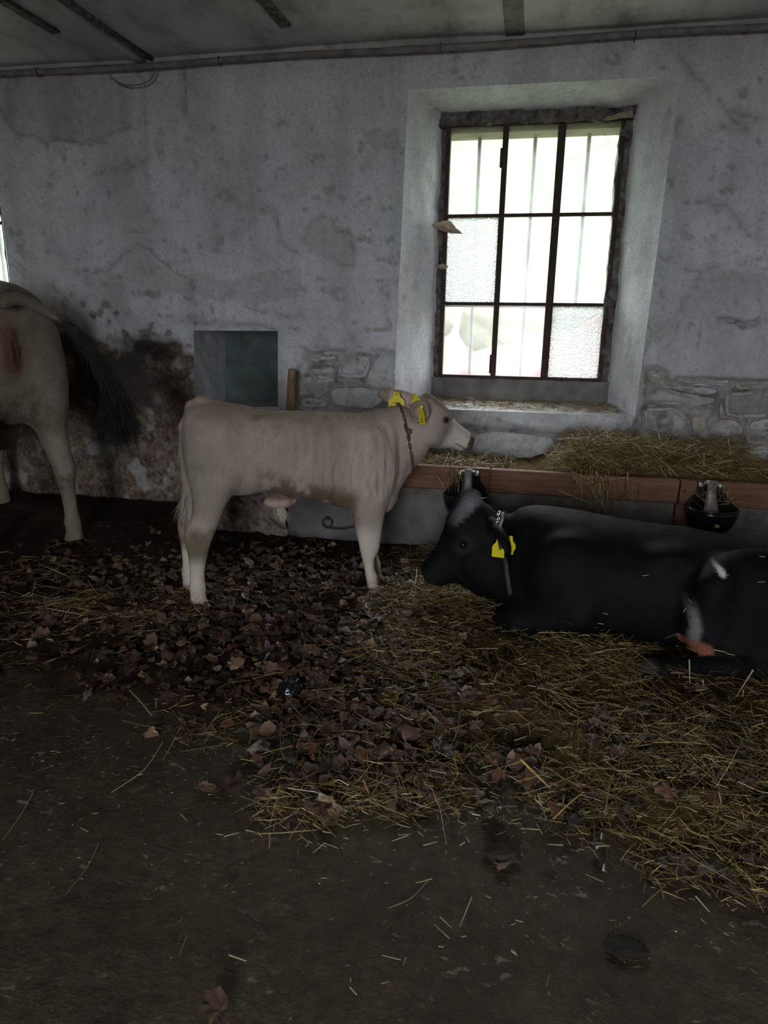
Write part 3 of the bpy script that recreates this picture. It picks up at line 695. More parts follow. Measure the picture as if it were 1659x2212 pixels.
# ================================================================== ANIMALS
def surface_nets(f, o, h):
    s = f < 0
    off = np.array([(a, b, c) for a in (0, 1) for b in (0, 1) for c in (0, 1)])
    n = np.array(f.shape) - 1
    cnt = np.zeros(n, np.int8)
    for a, b, c in off: cnt += s[a:n[0] + a, b:n[1] + b, c:n[2] + c]
    cells = np.argwhere((cnt > 0) & (cnt < 8)); ids = -np.ones(n, np.int32); ids[tuple(cells.T)] = np.arange(len(cells))
    val = np.stack([f[cells[:, 0] + a, cells[:, 1] + b, cells[:, 2] + c] for a, b, c in off], -1)
    acc = np.zeros((len(cells), 3)); k = np.zeros(len(cells))
    for i in range(8):
        for j in range(i + 1, 8):
            if np.abs(off[i] - off[j]).sum() != 1: continue
            m = (val[:, i] < 0) != (val[:, j] < 0); t = val[:, i] / np.where(m, val[:, i] - val[:, j], 1)
            acc += np.where(m[:, None], off[i] + (off[j] - off[i]) * t[:, None], 0); k += m
    V = o + h * (cells + acc / k[:, None]); Q = []
    for ax in range(3):
        sl0 = [slice(1, -1)] * 3; sl1 = [slice(1, -1)] * 3; sl0[ax] = slice(0, -1); sl1[ax] = slice(1, None)
        A, Bv = s[tuple(sl0)], s[tuple(sl1)]; e = np.argwhere(A != Bv)
        if not len(e): continue
        sg = A[tuple(e.T)]; base = e.copy(); u, v = [(1, 2), (2, 0), (0, 1)][ax]
        for q in range(3):
            if q != ax: base[:, q] += 1
        def cid(du, dv):
            c = base.copy(); c[:, u] += du; c[:, v] += dv; return ids[tuple(c.T)]
        q = np.stack([cid(-1, -1), cid(0, -1), cid(0, 0), cid(-1, 0)], -1); q[~sg] = q[~sg][:, ::-1]; Q.append(q)
    Q = np.concatenate(Q); return V, Q[(Q >= 0).all(1)]
def pchip(x, y, n=160):
    x = np.asarray(x, float); y = np.asarray(y, float); hx = np.diff(x); dl = np.diff(y) / hx; m = np.zeros(len(x))
    for i in range(1, len(x) - 1):
        m[i] = 0 if dl[i - 1] * dl[i] <= 0 else 2 / (1 / dl[i - 1] + 1 / dl[i])
    m[0], m[-1] = dl[0], dl[-1]; t = np.linspace(x[0], x[-1], n); i = np.clip(np.searchsorted(x, t) - 1, 0, len(x) - 2)
    s = (t - x[i]) / hx[i]
    return (2 * s**3 - 3 * s**2 + 1) * y[i] + (s**3 - 2 * s**2 + s) * hx[i] * m[i] + (-2 * s**3 + 3 * s**2) * y[i + 1] + (s**3 - s**2) * hx[i] * m[i + 1]
class Flesh:
    """soft body grown from blended lofts and tapered limbs, one continuous surface"""
    def __init__(s, lo, hi, h):
        s.o = np.array(lo, float); s.h = h; s.n = np.ceil((np.array(hi) - s.o) / h).astype(int) + 1
        s.f = np.full(s.n, .5, np.float32); s.ax = [s.o[i] + h * np.arange(s.n[i]) for i in range(3)]
    def block(s, lo, hi, pad):
        sl = []
        for i in range(3):
            a = int(np.clip((lo[i] - pad - s.o[i]) // s.h, 0, s.n[i] - 1)); b = int(np.clip((hi[i] + pad - s.o[i]) // s.h + 2, a + 1, s.n[i])); sl.append(slice(a, b))
        g = np.meshgrid(*[s.ax[i][sl[i]] for i in range(3)], indexing='ij'); return tuple(sl), g
    def blend(s, sl, d, k, sub=False):
        a = s.f[sl]
        if sub: d = -d; h = np.clip(.5 - .5 * (a - d) / k, 0, 1); s.f[sl] = a + (d - a) * h + k * h * (1 - h)
        else: h = np.clip(.5 + .5 * (a - d) / k, 0, 1); s.f[sl] = a + (d - a) * h - k * h * (1 - h)
    def loft(s, O, u, v, st, k=.03, n=2.2, cap=(.03, .03)):
        """stations (t, v_high, v_low, half_width, w_centre) along u from O; round caps"""
        O = np.array(O, float); u = np.array(u, float); u /= np.linalg.norm(u); v = np.array(v, float); v -= u * (v @ u); v /= np.linalg.norm(v); w = np.cross(u, v)
        st = np.array([tuple(r) + (0,) * (5 - len(r)) for r in st], float); t = st[:, 0]; T = np.linspace(t[0], t[-1], 160)
        hi_, lo_, hw, wc = [pchip(t, st[:, i]) for i in (1, 2, 3, 4)]; cv = (hi_ + lo_) / 2; rv = np.maximum((hi_ - lo_) / 2, .004)
        r = np.ones_like(T)
        if cap[0]: q = np.clip((t[0] + cap[0] - T) / cap[0], 0, 1); r *= np.sqrt(np.maximum(1 - q * q, .0004))
        if cap[1]: q = np.clip((T - t[-1] + cap[1]) / cap[1], 0, 1); r *= np.sqrt(np.maximum(1 - q * q, .0004))
        C = O + np.outer(T, u) + np.outer(cv, v) + np.outer(wc, w); R = np.maximum(rv, hw)[:, None]
        sl, g = s.block((C - R).min(0), (C + R).max(0), k + .03)
        P = [g[i] - O[i] for i in range(3)]
        pt = sum(P[i] * u[i] for i in range(3)); pv = sum(P[i] * v[i] for i in range(3)); pw = sum(P[i] * w[i] for i in range(3))
        I = lambda a: np.interp(pt, T, a)
        rr = I(r); a = pv - I(cv); b = pw - I(wc); ra = I(rv) * rr; rb = I(hw) * rr
        qn = (np.abs(a / ra) ** n + np.abs(b / rb) ** n) ** (1 / n) + 1e-9; ln = np.sqrt(a * a + b * b)
        d = np.where(qn > .05, ln * (1 - 1 / qn), -np.minimum(ra, rb)); d = np.where(qn < 1, np.maximum(d, (qn - 1) * np.minimum(ra, rb) * 1.0), d)
        out = np.maximum(np.maximum(T[0] - pt, pt - T[-1]), 0); d = np.where(out > 0, np.sqrt(np.maximum(d, 0) ** 2 + out ** 2) + np.minimum(d, 0) * 0, d)
        s.blend(sl, d.astype(np.float32), k)
    def limb(s, pts, k=.02, sub=False):
        """chain of tapered capsules: (x,y,z,r)"""
        P = np.array(pts, float)
        for A, Bp in zip(P[:-1], P[1:]):
            rm = max(A[3], Bp[3]); sl, g = s.block(np.minimum(A[:3], Bp[:3]) - rm, np.maximum(A[:3], Bp[:3]) + rm, k + .02)
            ab = Bp[:3] - A[:3]; L = ab @ ab + 1e-12; t = np.clip(sum((g[i] - A[i]) * ab[i] for i in range(3)) / L, 0, 1)
            d = np.sqrt(sum((g[i] - A[i] - t * ab[i]) ** 2 for i in range(3))) - (A[3] + (Bp[3] - A[3]) * t)
            s.blend(sl, d.astype(np.float32), k, sub)
    def ell(s, c, r, k=.03, axes=None, sub=False):
        c = np.array(c, float); r = np.array(r, float); R = np.eye(3) if axes is None else np.array(axes, float)
        rm = r.max(); sl, g = s.block(c - rm, c + rm, k + .02); P = [g[i] - c[i] for i in range(3)]
        L = [sum(P[i] * R[j][i] for i in range(3)) for j in range(3)]
        q = np.sqrt(sum((L[j] / r[j]) ** 2 for j in range(3))) + 1e-9; q2 = np.sqrt(sum((L[j] / r[j] ** 2) ** 2 for j in range(3))) + 1e-9
        s.blend(sl, (q * (q - 1) / q2).astype(np.float32), k, sub)
    def mesh(s): return surface_nets(s.f, s.o, s.h)
def vert_normals(V, Q):
    n = np.cross(V[Q[:, 2]] - V[Q[:, 0]], V[Q[:, 3]] - V[Q[:, 1]]); N = np.zeros_like(V)
    for i in range(4): np.add.at(N, Q[:, i], n)
    return N / (np.linalg.norm(N, axis=1)[:, None] + 1e-12)
def relax(V, Q, it=2):
    deg = np.zeros(len(V)); 
    for i in range(4): np.add.at(deg, Q[:, i], 2)
    for _ in range(it):
        S = np.zeros_like(V)
        for i in range(4): np.add.at(S, Q[:, i], V[Q[:, (i + 1) % 4]] + V[Q[:, (i + 3) % 4]])
        V = V + .5 * (S / deg[:, None] - V)
    return V
def axes_from(u, up=(0, 0, 1)):
    u = np.array(u, float); u /= np.linalg.norm(u); v = np.array(up, float); v -= u * (v @ u); v /= np.linalg.norm(v); return [u, v, np.cross(u, v)]
def lerp(a, b, t): return a + (np.array(b) - a) * t[:, None]
def coat(name, parent, mat, V, Q, N, C, count, length, flow, width=.0011, lift=.25, seed=0, mask=None, var=.18):
    """short hair: slender blades lying along the flow, shaded with the hide they grow from"""
    rng = np.random.default_rng(seed)
    A = np.linalg.norm(np.cross(V[Q[:, 2]] - V[Q[:, 0]], V[Q[:, 3]] - V[Q[:, 1]]), axis=1)
    if mask is not None: A = A * mask[Q].mean(1)
    f = rng.choice(len(Q), count, p=A / A.sum()); a, b = rng.random((2, count, 1)); q = Q[f]
    bl = lambda X: (X[q[:, 0]] * (1 - a) + X[q[:, 1]] * a) * (1 - b) + (X[q[:, 3]] * (1 - a) + X[q[:, 2]] * a) * b
    P, n, c = bl(V), bl(N), bl(C); n /= np.linalg.norm(n, axis=1)[:, None] + 1e-9
    d = flow(P) if callable(flow) else np.broadcast_to(flow, P.shape)
    d = d + rng.normal(0, .22, P.shape); d = d - n * (d * n).sum(1)[:, None]; d /= np.linalg.norm(d, axis=1)[:, None] + 1e-9
    L = (length(P) if callable(length) else np.full(count, length)) * rng.uniform(.6, 1.3, count)
    lf = lift * rng.uniform(.4, 1.6, count)
    side = np.cross(n, d) * (width * .5)
    mid = P + d * (L * .55)[:, None] + n * (L * lf * .5)[:, None]; tip = P + d * L[:, None] * .98 + n * (L * lf * .62)[:, None]
    root = P - n * .001
    VV = np.stack([root - side, root + side, mid + side * .8, mid - side * .8, tip], 1).reshape(-1, 3)
    i = np.arange(count)[:, None] * 5; T = np.concatenate([i + [2, 1, 0], i + [3, 2, 0], i + [4, 2, 3]])
    c = np.clip(c * (1 + rng.normal(0, var, (count, 1))), .002, .95)
    o = mesh_np(name, VV, T, mat, parent, True, np.repeat(c, 5, 0), np.repeat(n, 5, 0)); o['kind'] = 'stuff'; return o
def ear_tag(parent, c, right, down, size, text=None, name='ear_tag'):
    """flat plastic ear tag with a neck and a round stud"""
    c = np.array(c, float); r = np.array(right, float); r /= np.linalg.norm(r); d = np.array(down, float); d -= r * (d @ r); d /= np.linalg.norm(d); n = np.cross(r, d)
    w, h = size
    prof = [(-.16, 0), (-.2, .14), (-.22, .24), (-.46, .42), (-.5, .50), (-.5, .97), (-.46, 1), (.46, 1), (.5, .97), (.5, .50), (.46, .42), (.22, .24), (.2, .14), (.16, 0)]
    m = len(prof); V = []
    for s in (-.0012, .0012):
        for x, y in prof: V.append(c + r * x * w + d * y * h + n * (s + .10 * h * (y - .3) ** 2))
    bm = bmesh.new(); vs = [bm.verts.new(v) for v in V]; bm.faces.new(vs[:m]); bm.faces.new(vs[m:][::-1])
    for j in range(m): bm.faces.new((vs[j], vs[(j + 1) % m], vs[m + (j + 1) % m], vs[m + j]))
    o = bm_obj(name, bm, MAT['yellow_plastic'], parent); o['label'] = 'yellow plastic ear tag'
    V, F = tube_np([c + d * .1 * h - n * .007, c + d * .1 * h - n * .003, c + d * .1 * h + n * .006, c + d * .1 * h + n * .008], [.001, .0085, .0085, .002], 12)
    mesh_np('stud', V, F, MAT['yellow_plastic'], o)
    if text:
        for (tx, ts, oy) in text:
            cu = bpy.data.curves.new('lettering', 'FONT'); cu.body = tx; cu.size = ts; cu.align_x = 'CENTER'; cu.extrude = .0003
            tmp = bpy.data.objects.new('lettering', cu); COL.objects.link(tmp); dg = bpy.context.evaluated_depsgraph_get()
            me = bpy.data.meshes.new_from_object(tmp.evaluated_get(dg)); bpy.data.objects.remove(tmp)
            me.materials.append(MAT['tag_ink']); t = link(bpy.data.objects.new('lettering', me), o)
            for side in (-1,):
                z = n * side; x = np.cross(-d, z); p = c + d * oy * h + n * (side * .0022 + .10 * h * (oy - .3) ** 2)
                t.matrix_local = Matrix(((x[0], -d[0], z[0], p[0]), (x[1], -d[1], z[1], p[1]), (x[2], -d[2], z[2], p[2]), (0, 0, 0, 1)))
    return o
LINK_ME = {}
def link_mesh(mat, r=.0022, a=.0085, b=.0055):
    key = (mat, r, a)
    if key not in LINK_ME:
        pts = [(a * cos(t) + (.004 if cos(t) > 0 else -.004), b * sin(t), 0) for t in np.linspace(0, 2 * pi, 14, endpoint=False)]
        V, F = tube_np(pts, r, 6, True); o = mesh_np('link', V, F, MAT[mat]); LINK_ME[key] = o.data; bpy.data.objects.remove(o)
    return LINK_ME[key]
def chain(parent, pts, mat, step=.019, **kw):
    """links laid along a closed or open path, each a piece of its own"""
    P = np.asarray(pts, float); L = np.r_[0, np.cumsum(np.linalg.norm(np.diff(P, axis=0), axis=1))]; n = int(L[-1] / step); me = link_mesh(mat, **kw)
    for i in range(n):
        t = (i + .5) * L[-1] / n; p = [np.interp(t, L, P[:, j]) for j in range(3)]; q = [np.interp(t + .004, L, P[:, j]) for j in range(3)]
        d = Vector(q) - Vector(p); 
        if d.length < 1e-6: d = Vector((0, 0, 1))
        o = bpy.data.objects.new('link', me); o.rotation_mode = 'QUATERNION'
        o.rotation_quaternion = d.to_track_quat('X', 'Z') @ Matrix.Rotation(radians(90 * (i % 2) + 20), 3, 'X').to_quaternion(); o.location = p; link(o, parent)
def eye(parent, c, r, mat='eyeball'):
    bm = bmesh.new(); bmesh.ops.create_uvsphere(bm, u_segments=20, v_segments=12, radius=r)
    for v in bm.verts: v.co = v.co + Vector(c)
    return bm_obj('eye', bm, MAT[mat], parent, True)
def ring_on(V, p0, nrm, nn=48, lift=.006):
    """loop where a plane cuts a body, seen from p0: the outermost vertex in each direction"""
    nrm = np.array(nrm, float); nrm /= np.linalg.norm(nrm); D = V - p0; k = np.abs(D @ nrm) < .012; D = D[k]; D = D - np.outer(D @ nrm, nrm)
    a = np.cross(nrm, [0.2, 1, 0.1]); a /= np.linalg.norm(a); b = np.cross(nrm, a); an = np.arctan2(D @ b, D @ a); R = np.linalg.norm(D, axis=1); out = []
    for t in np.linspace(-pi, pi, nn, endpoint=False):
        m = np.abs((an - t + pi) % (2 * pi) - pi) < .2; m &= R < .26
        r = np.percentile(R[m], 70) if m.any() else np.nan; out.append((t, r))
    out = np.array(out); bad = np.isnan(out[:, 1]); out[bad, 1] = np.interp(out[bad, 0], out[~bad, 0], out[~bad, 1])
    r = out[:, 1]; r = (np.roll(r, 1) + r + np.roll(r, -1)) / 3 + lift
    return p0 + np.outer(r * np.cos(out[:, 0]), a) + np.outer(r * np.sin(out[:, 0]), b)

# ------------------------------------------------------------------ the pale calf
def pale_calf():
    root = empty('calf', (-1.4495, 2.8084, 0.012), math.atan2(.386, .922))
    tag(root, 'pale grey-beige calf standing in profile with two yellow ear tags and a neck chain', 'calf')
    B = Flesh((-.17, -.25, -.02), (1.34, .27, 1.01), .0058)
    X, Z = (1, 0, 0), (0, 0, 1)
    B.loft((0, 0, 0), X, Z, [(-.042, .84, .66, .075), (.0, .905, .57, .105), (.05, .928, .53, .128), (.11, .930, .51, .145), (.23, .914, .51, .153), (.33, .892, .525, .160),
        (.44, .885, .492, .172), (.57, .882, .468, .176), (.70, .875, .425, .162), (.80, .868, .40, .142), (.88, .86, .40, .115), (.95, .82, .47, .08)], .03, 2.3, (.04, .05))
    # neck and head
    B.loft((.80, 0, .66), (.846, .03, .533), Z, [(-.05, .17, -.245, .10), (.03, .178, -.215, .108), (.10, .178, -.182, .10), (.17, .166, -.158, .088), (.24, .138, -.136, .078), (.30, .122, -.122, .072)], .035, 2.1, (.06, .06))
    hu = np.array([.862, .14, -.485]); HO = np.array([1.045, .012, .865]); ha = axes_from(hu)
    B.loft(HO, hu, Z, [(-.05, .09, -.07, .055), (.0, .102, -.10, .078), (.05, .100, -.115, .088), (.095, .086, -.118, .086), (.135, .064, -.112, .070), (.19, .052, -.088, .053), (.235, .046, -.066, .049), (.268, .042, -.060, .050), (.30, .036, -.052, .047), (.322, .024, -.040, .038)], .025, 2.3, (.05, .022))
    hp = lambda t, v, w: HO + ha[0] * t + ha[1] * v + ha[2] * w       # head coordinates; w<0 is the side towards the door
    for sd in (-1, 1):
        B.ell(hp(.090, .056, .070 * sd), (.036, .022, .020), .02, ha)       # brow
        B.ell(hp(.098, .028, .088 * sd), (.019, .014, .013), .010, ha, True)  # socket
        B.ell(hp(.06, -.06, .062 * sd), (.07, .05, .028), .03, ha)         # cheek
        B.ell(hp(.314, .006, .028 * sd), (.010, .009, .011), .006, ha, True)   # nostril
    B.limb([(*hp(.32, -.034, 0), .007), (*hp(.27, -.040, -.048), .005), (*hp(.21, -.046, -.056), .003)], .006, True)
    # ears: near one turned to the side, far one laid back
    def ear(base, tip, open_dir, wid, thick):
        base, tip = np.array(base), np.array(tip); ax = axes_from(tip - base, open_dir); L = np.linalg.norm(tip - base)
        B.limb([(*base, .024), (*(base + (tip - base) * .35), .022)], .02)
        c = base + (tip - base) * .58; B.ell(c, (L * .50, thick, wid), .015, ax); B.ell(c + ax[1] * thick * .62 + ax[0] * .010, (L * .44, thick * .70, wid * .78), .006, ax, True)
        return c, ax
    ec = np.array([1.010, -.128, .893]); B.limb([(*hp(-.005, .03, -.05), .030), (*(ec + np.array([.01, .03, 0])), .030)], .02)
    B.ell(ec, (.043, .048, .050), .015); B.ell(ec + np.array([-.008, -.036, -.002]), (.034, .050, .040), .006, None, True)
    en = (ec, [np.array([1, 0, 0]), np.array([0, -1, 0]), np.array([0, 0, 1])])
    ef = ear(hp(-.01, .045, .06), (.892, .150, .945), (-.1, -.85, .15), .038, .026)
    # hips, shoulders, brisket
    for sd in (-1, 1):
        B.ell((.325, .118 * sd, .845), (.045, .035, .035), .04); B.ell((.79, .105 * sd, .64), (.10, .05, .17), .05); B.ell((.11, .095 * sd, .70), (.13, .065, .17), .05)
    B.ell((.90, 0, .47), (.035, .04, .05), .04); B.ell((.385, 0, .468), (.075, .035, .030), .03)
    hind = [(-.02, .046, -.034, .036), (.028, .046, -.037, .036), (.048, .036, -.035, .031), (.075, .034, -.034, .028), (.105, .036, -.036, .031), (.14, .033, -.031, .026), (.20, .038, -.030, .025), (.25, .050, -.032, .029), (.30, .064, -.038, .035), (.345, .082, -.042, .037), (.40, .108, -.026, .044), (.46, .130, -.004, .054), (.53, .165, .0, .066), (.62, .21, -.01, .07), (.70, .22, -.015, .06)]
    for lat, ds, sp in ((-.105, 0, 1), (.105, -.050, -1)):
        B.loft((ds, lat, 0), Z, X, [(t, a, b, c, -.02 * sp * sstep(.4, .7, t)) for t, a, b, c in hind], .03, 2.1, (.012, .06))
    front = [(-.02, .850, .797, .033), (.03, .845, .790, .032), (.05, .836, .785, .028), (.075, .831, .780, .025), (.10, .830, .776, .027), (.15, .816, .768, .0225), (.19, .815, .760, .025), (.235, .835, .748, .034), (.27, .842, .742, .035), (.345, .85, .724, .041), (.43, .865, .705, .053), (.52, .88, .70, .06), (.62, .89, .72, .05)]
    for lat, ds in ((-.09, 0), (.09, .052)):
        B.loft((ds * 0, lat, 0), Z, X, [(t, a + ds * sstep(.45, .1, t), b + ds * sstep(.45, .1, t), c) for t, a, b, c in front], .03, 2.1, (.012, .06))
    # tail, carried close behind the far thigh
    B.limb([(.12, 0, .905, .030), (.055, .0, .930, .024), (.012, .012, .912, .019), (-.028, .03, .82, .017), (-.045, .055, .70, .014), (-.045, .075, .58, .012), (-.04, .08, .50, .014)], .02)
    V, Q = B.mesh(); V = relax(V, Q, 2); N = vert_normals(V, Q)
    s, y, z = V[:, 0], V[:, 1], V[:, 2]
    # loose folds of skin over ribs and neck
    fold = np.sin(s * 150 + 9 * fbm(s * 6, z * 5, seed=201) + z * 10) * sstep(.40, .5, s) * sstep(1.0, .92, s) * sstep(.48, .6, z) * sstep(.87, .78, z) * sstep(.35, .6, fbm(s * 9, z * 4, seed=202))
    fold2 = (fbm(s * 45, y * 20, z * 9, seed=203, octaves=3) - .5) * sstep(.35, .5, s) * sstep(1.05, .95, s) * sstep(.42, .5, z)
    V = V + N * (fold * .0034 + fold2 * .013 + (fbm(s * 14, y * 14, z * 14, seed=204) - .5) * .004)[:, None]; N = vert_normals(V, Q)
    # colours of the coat
    a = fbm(s * 5, y * 5, z * 5, seed=211); b = fbm(s * 22, y * 22, z * 12, seed=212); one = np.ones(len(V))
    C = np.outer(one, (.47, .385, .335)); C = lerp(C, (.33, .265, .225), sstep(.42, .66, a) * .7); C = lerp(C, (.30, .215, .155), sstep(.80, .90, z + .06 * (a - .5)) * .6 * sstep(1.0, .9, s))
    C = lerp(C, (.30, .25, .215), sstep(.52, .75, b) * .45 * sstep(.3, .5, z))
    C = lerp(C, (.25, .22, .165), sstep(.26, -.02, s + .16 * (a - .5)) * sstep(.40, .5, z) * sstep(.88, .7, z) * .75)
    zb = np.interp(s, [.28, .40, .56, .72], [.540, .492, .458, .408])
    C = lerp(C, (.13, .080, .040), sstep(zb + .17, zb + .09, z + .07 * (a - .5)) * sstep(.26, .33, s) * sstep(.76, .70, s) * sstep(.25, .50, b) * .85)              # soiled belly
    C = lerp(C, (.62, .54, .47), sstep(.40, .30, z) * .7)                                                                                   # paler legs
    C = lerp(C, (.13, .095, .055), sstep(.42, .36, z) * sstep(.20, .28, z) * sstep(.3, .1, s) * sstep(.35, .55, a + .25 * (.02 - s)) * .9)    # dirty hock
    C = lerp(C, (.10, .07, .045), sstep(.075, .0, np.hypot(s - .83, z - .20)) * sstep(.0, .05, s - .795) * .9)                          # dirty knee
    C = lerp(C, (.42, .33, .24), sstep(.16, .05, z) * .5 * sstep(.3, .6, b)); C = lerp(C, (.20, .15, .10), sstep(.035, .015, z) * .6)
    C = lerp(C, (.58, .40, .34), sstep(.08, .04, np.hypot(s - .37, (z - .46) * 1.2)) * sstep(.49, .47, z) * .8)
    T = (V - HO) @ ha[0]; Hv = (V - HO) @ ha[1]; Hw = (V - HO) @ ha[2]
    C = lerp(C, (.22, .13, .085), sstep(.055, .085, Hv) * sstep(-.06, -.02, T) * sstep(.09, .05, T) * .85)                                # brown poll
    C = lerp(C, (.66, .60, .55), sstep(.12, .17, T) * sstep(.282, .262, T) * sstep(-.05, .0, Hv + .05) * .9)                              # pale muzzle ring
    C = lerp(C, (.20, .165, .15), sstep(.034, .012, np.hypot(T - .085, Hv - .058)) * .6); C = lerp(C, (.06, .045, .04), sstep(.024, .014, np.hypot(T - .098, Hv - .028)) * .85)
    C = lerp(C, (.23, .20, .19), sstep(.03, .01, np.hypot(T - .145, (Hv - .0) * .6)) * .45)
    C = lerp(C, (.05, .045, .045), sstep(.276, .288, T + .010 * (Hv > -.02)) * .95); C = lerp(C, (.10, .07, .07), sstep(.006, .002, np.abs(Hv + .041)) * sstep(.20, .23, T) * .8)
    for (c, ax), pink, Li, Wi in ((en, (.40, .29, .26), .040, .046), (ef, (.62, .44, .42), .065, .030)):
        D = V - c; C = lerp(C, pink, ((np.abs(D @ ax[0]) < Li) & (np.abs(D @ ax[2]) < Wi) & (N @ ax[1] > .1) & (D @ ax[1] > -.04)).astype(float) * .8)
    # hide gaps: slight damping of grain by the root colour
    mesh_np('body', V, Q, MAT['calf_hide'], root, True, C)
    def flow(P):
        d = np.stack([-.55 + 0 * P[:, 0], 0 * P[:, 0], -1.0 + 0 * P[:, 0]], -1)
        hd = P[:, 0] > 1.04; d[hd] = -ha[0] * 1.0 + np.array([0, 0, -.4]); tp = P[:, 2] > .85; d[tp & ~hd] = (-1, 0, -.2); lg = P[:, 2] < .42; d[lg] = (-.15, 0, -1); return d
    m = 1.0 - sstep(.20, .23, T) * (1.0 * (Hv < -.02)) - sstep(.262, .275, T) * (Hv >= -.02); m = np.clip(m, 0, 1); m *= sstep(.018, .028, np.hypot(T - .098, Hv - .028) + (np.abs(Hw) < .05))
    coat('coat', root, MAT['calf_hair'], V, Q, N, C, 100000, lambda P: np.where(P[:, 2] < .42, .010, .015) + .006 * (fbm(P[:, 0] * 8, P[:, 2] * 8, seed=9)), flow, .0011, .16, 1, m, .16)
    # tuft under the belly, ear fringe
    tuft_hair('belly_tuft', root, (.385, 0, .442), .012, (.25, .0, -1), .075, 220, (.66, .58, .46), 5)
    tuft_hair('tail_switch', root, (-.04, .08, .50), .014, (-.05, .02, -1), .16, 500, (.40, .34, .28), 6)
    for sd in (-1, 1): eye(root, hp(.098, .028, .0665 * sd), .0150)
    # tags
    c, ax = en; ear_tag(root, c + np.array([-.006, -.040, .034]), (.30, -.95, .1), (.06, -.16, -1), (.046, .085), [('2', .028, .90)])
    ear_tag(root, c + np.array([-.018, .040, .072]), (.75, -.62, .45), (-.25, -.1, -1), (.048, .070))
    c, ax = ef; ear_tag(root, c + np.array([-.030, -.036, .034]), (1, -.12, -.02), (-.16, -.25, -1), (.075, .088), [('IT', .010, .47), ('047990', .012, .62), ('2074', .030, .94)])
    # chain round the neck with a hook
    nc = empty('neck_chain'); nc.parent = root
    loop = ring_on(V[(V[:, 2] > .45) & (np.abs(V[:, 1]) < .115) & (V[:, 2] < .925)], np.array([.972, 0, .745]), (.979, .02, .204)); loop = np.vstack([loop, loop[:1]]); chain(nc, loop, 'rust_chain')
    near = loop[np.argmin(loop[:, 1] + np.abs(loop[:, 2] - .80) * .6)]
    hk = near + np.array([0, -.010, 0]); hook_pts = spline([hk + np.array(q) for q in ((-.014, -.002, .032), (-.015, -.004, .02), (-.006, -.004, .0), (.006, -.004, -.014), (.014, -.004, -.006), (.010, -.004, .006), (.0, -.004, .0), (.004, -.004, -.022), (.010, -.003, -.040))], 40)
    tube('hook', hook_pts, .004, MAT['rust_chain'], nc, 8)
    return root
def tuft_hair(name, parent, c, r, d, L, n, col, seed, w=.0016, spread=.35):
    rng = np.random.default_rng(seed); d = np.array(d, float); d /= np.linalg.norm(d)
    P = np.array(c) + rng.normal(0, r * .5, (n, 3)); D = d + rng.normal(0, spread * .5, (n, 3)); D /= np.linalg.norm(D, axis=1)[:, None]
    Ln = L * rng.uniform(.5, 1.1, n)[:, None]; cv = rng.normal(0, .18, (n, 3)); S = np.cross(D, rng.normal(0, 1, (n, 3))); S /= np.linalg.norm(S, axis=1)[:, None]; S *= w / 2
    a, b, e = P, P + D * Ln * .5 + cv * Ln * .15, P + D * Ln + cv * Ln * .5
    VV = np.stack([a - S, a + S, b + S, b - S, e], 1).reshape(-1, 3); i = np.arange(n)[:, None] * 5; T = np.concatenate([i + [0, 1, 2], i + [0, 2, 3], i + [3, 2, 4]])
    cc = np.clip(np.array(col) * (1 + rng.normal(0, .2, (n, 1))), .003, .95); o = mesh_np(name, VV, T, MAT['calf_hide'], parent, True, np.repeat(cc, 5, 0)); o['kind'] = 'stuff'; return o
pale_calf()

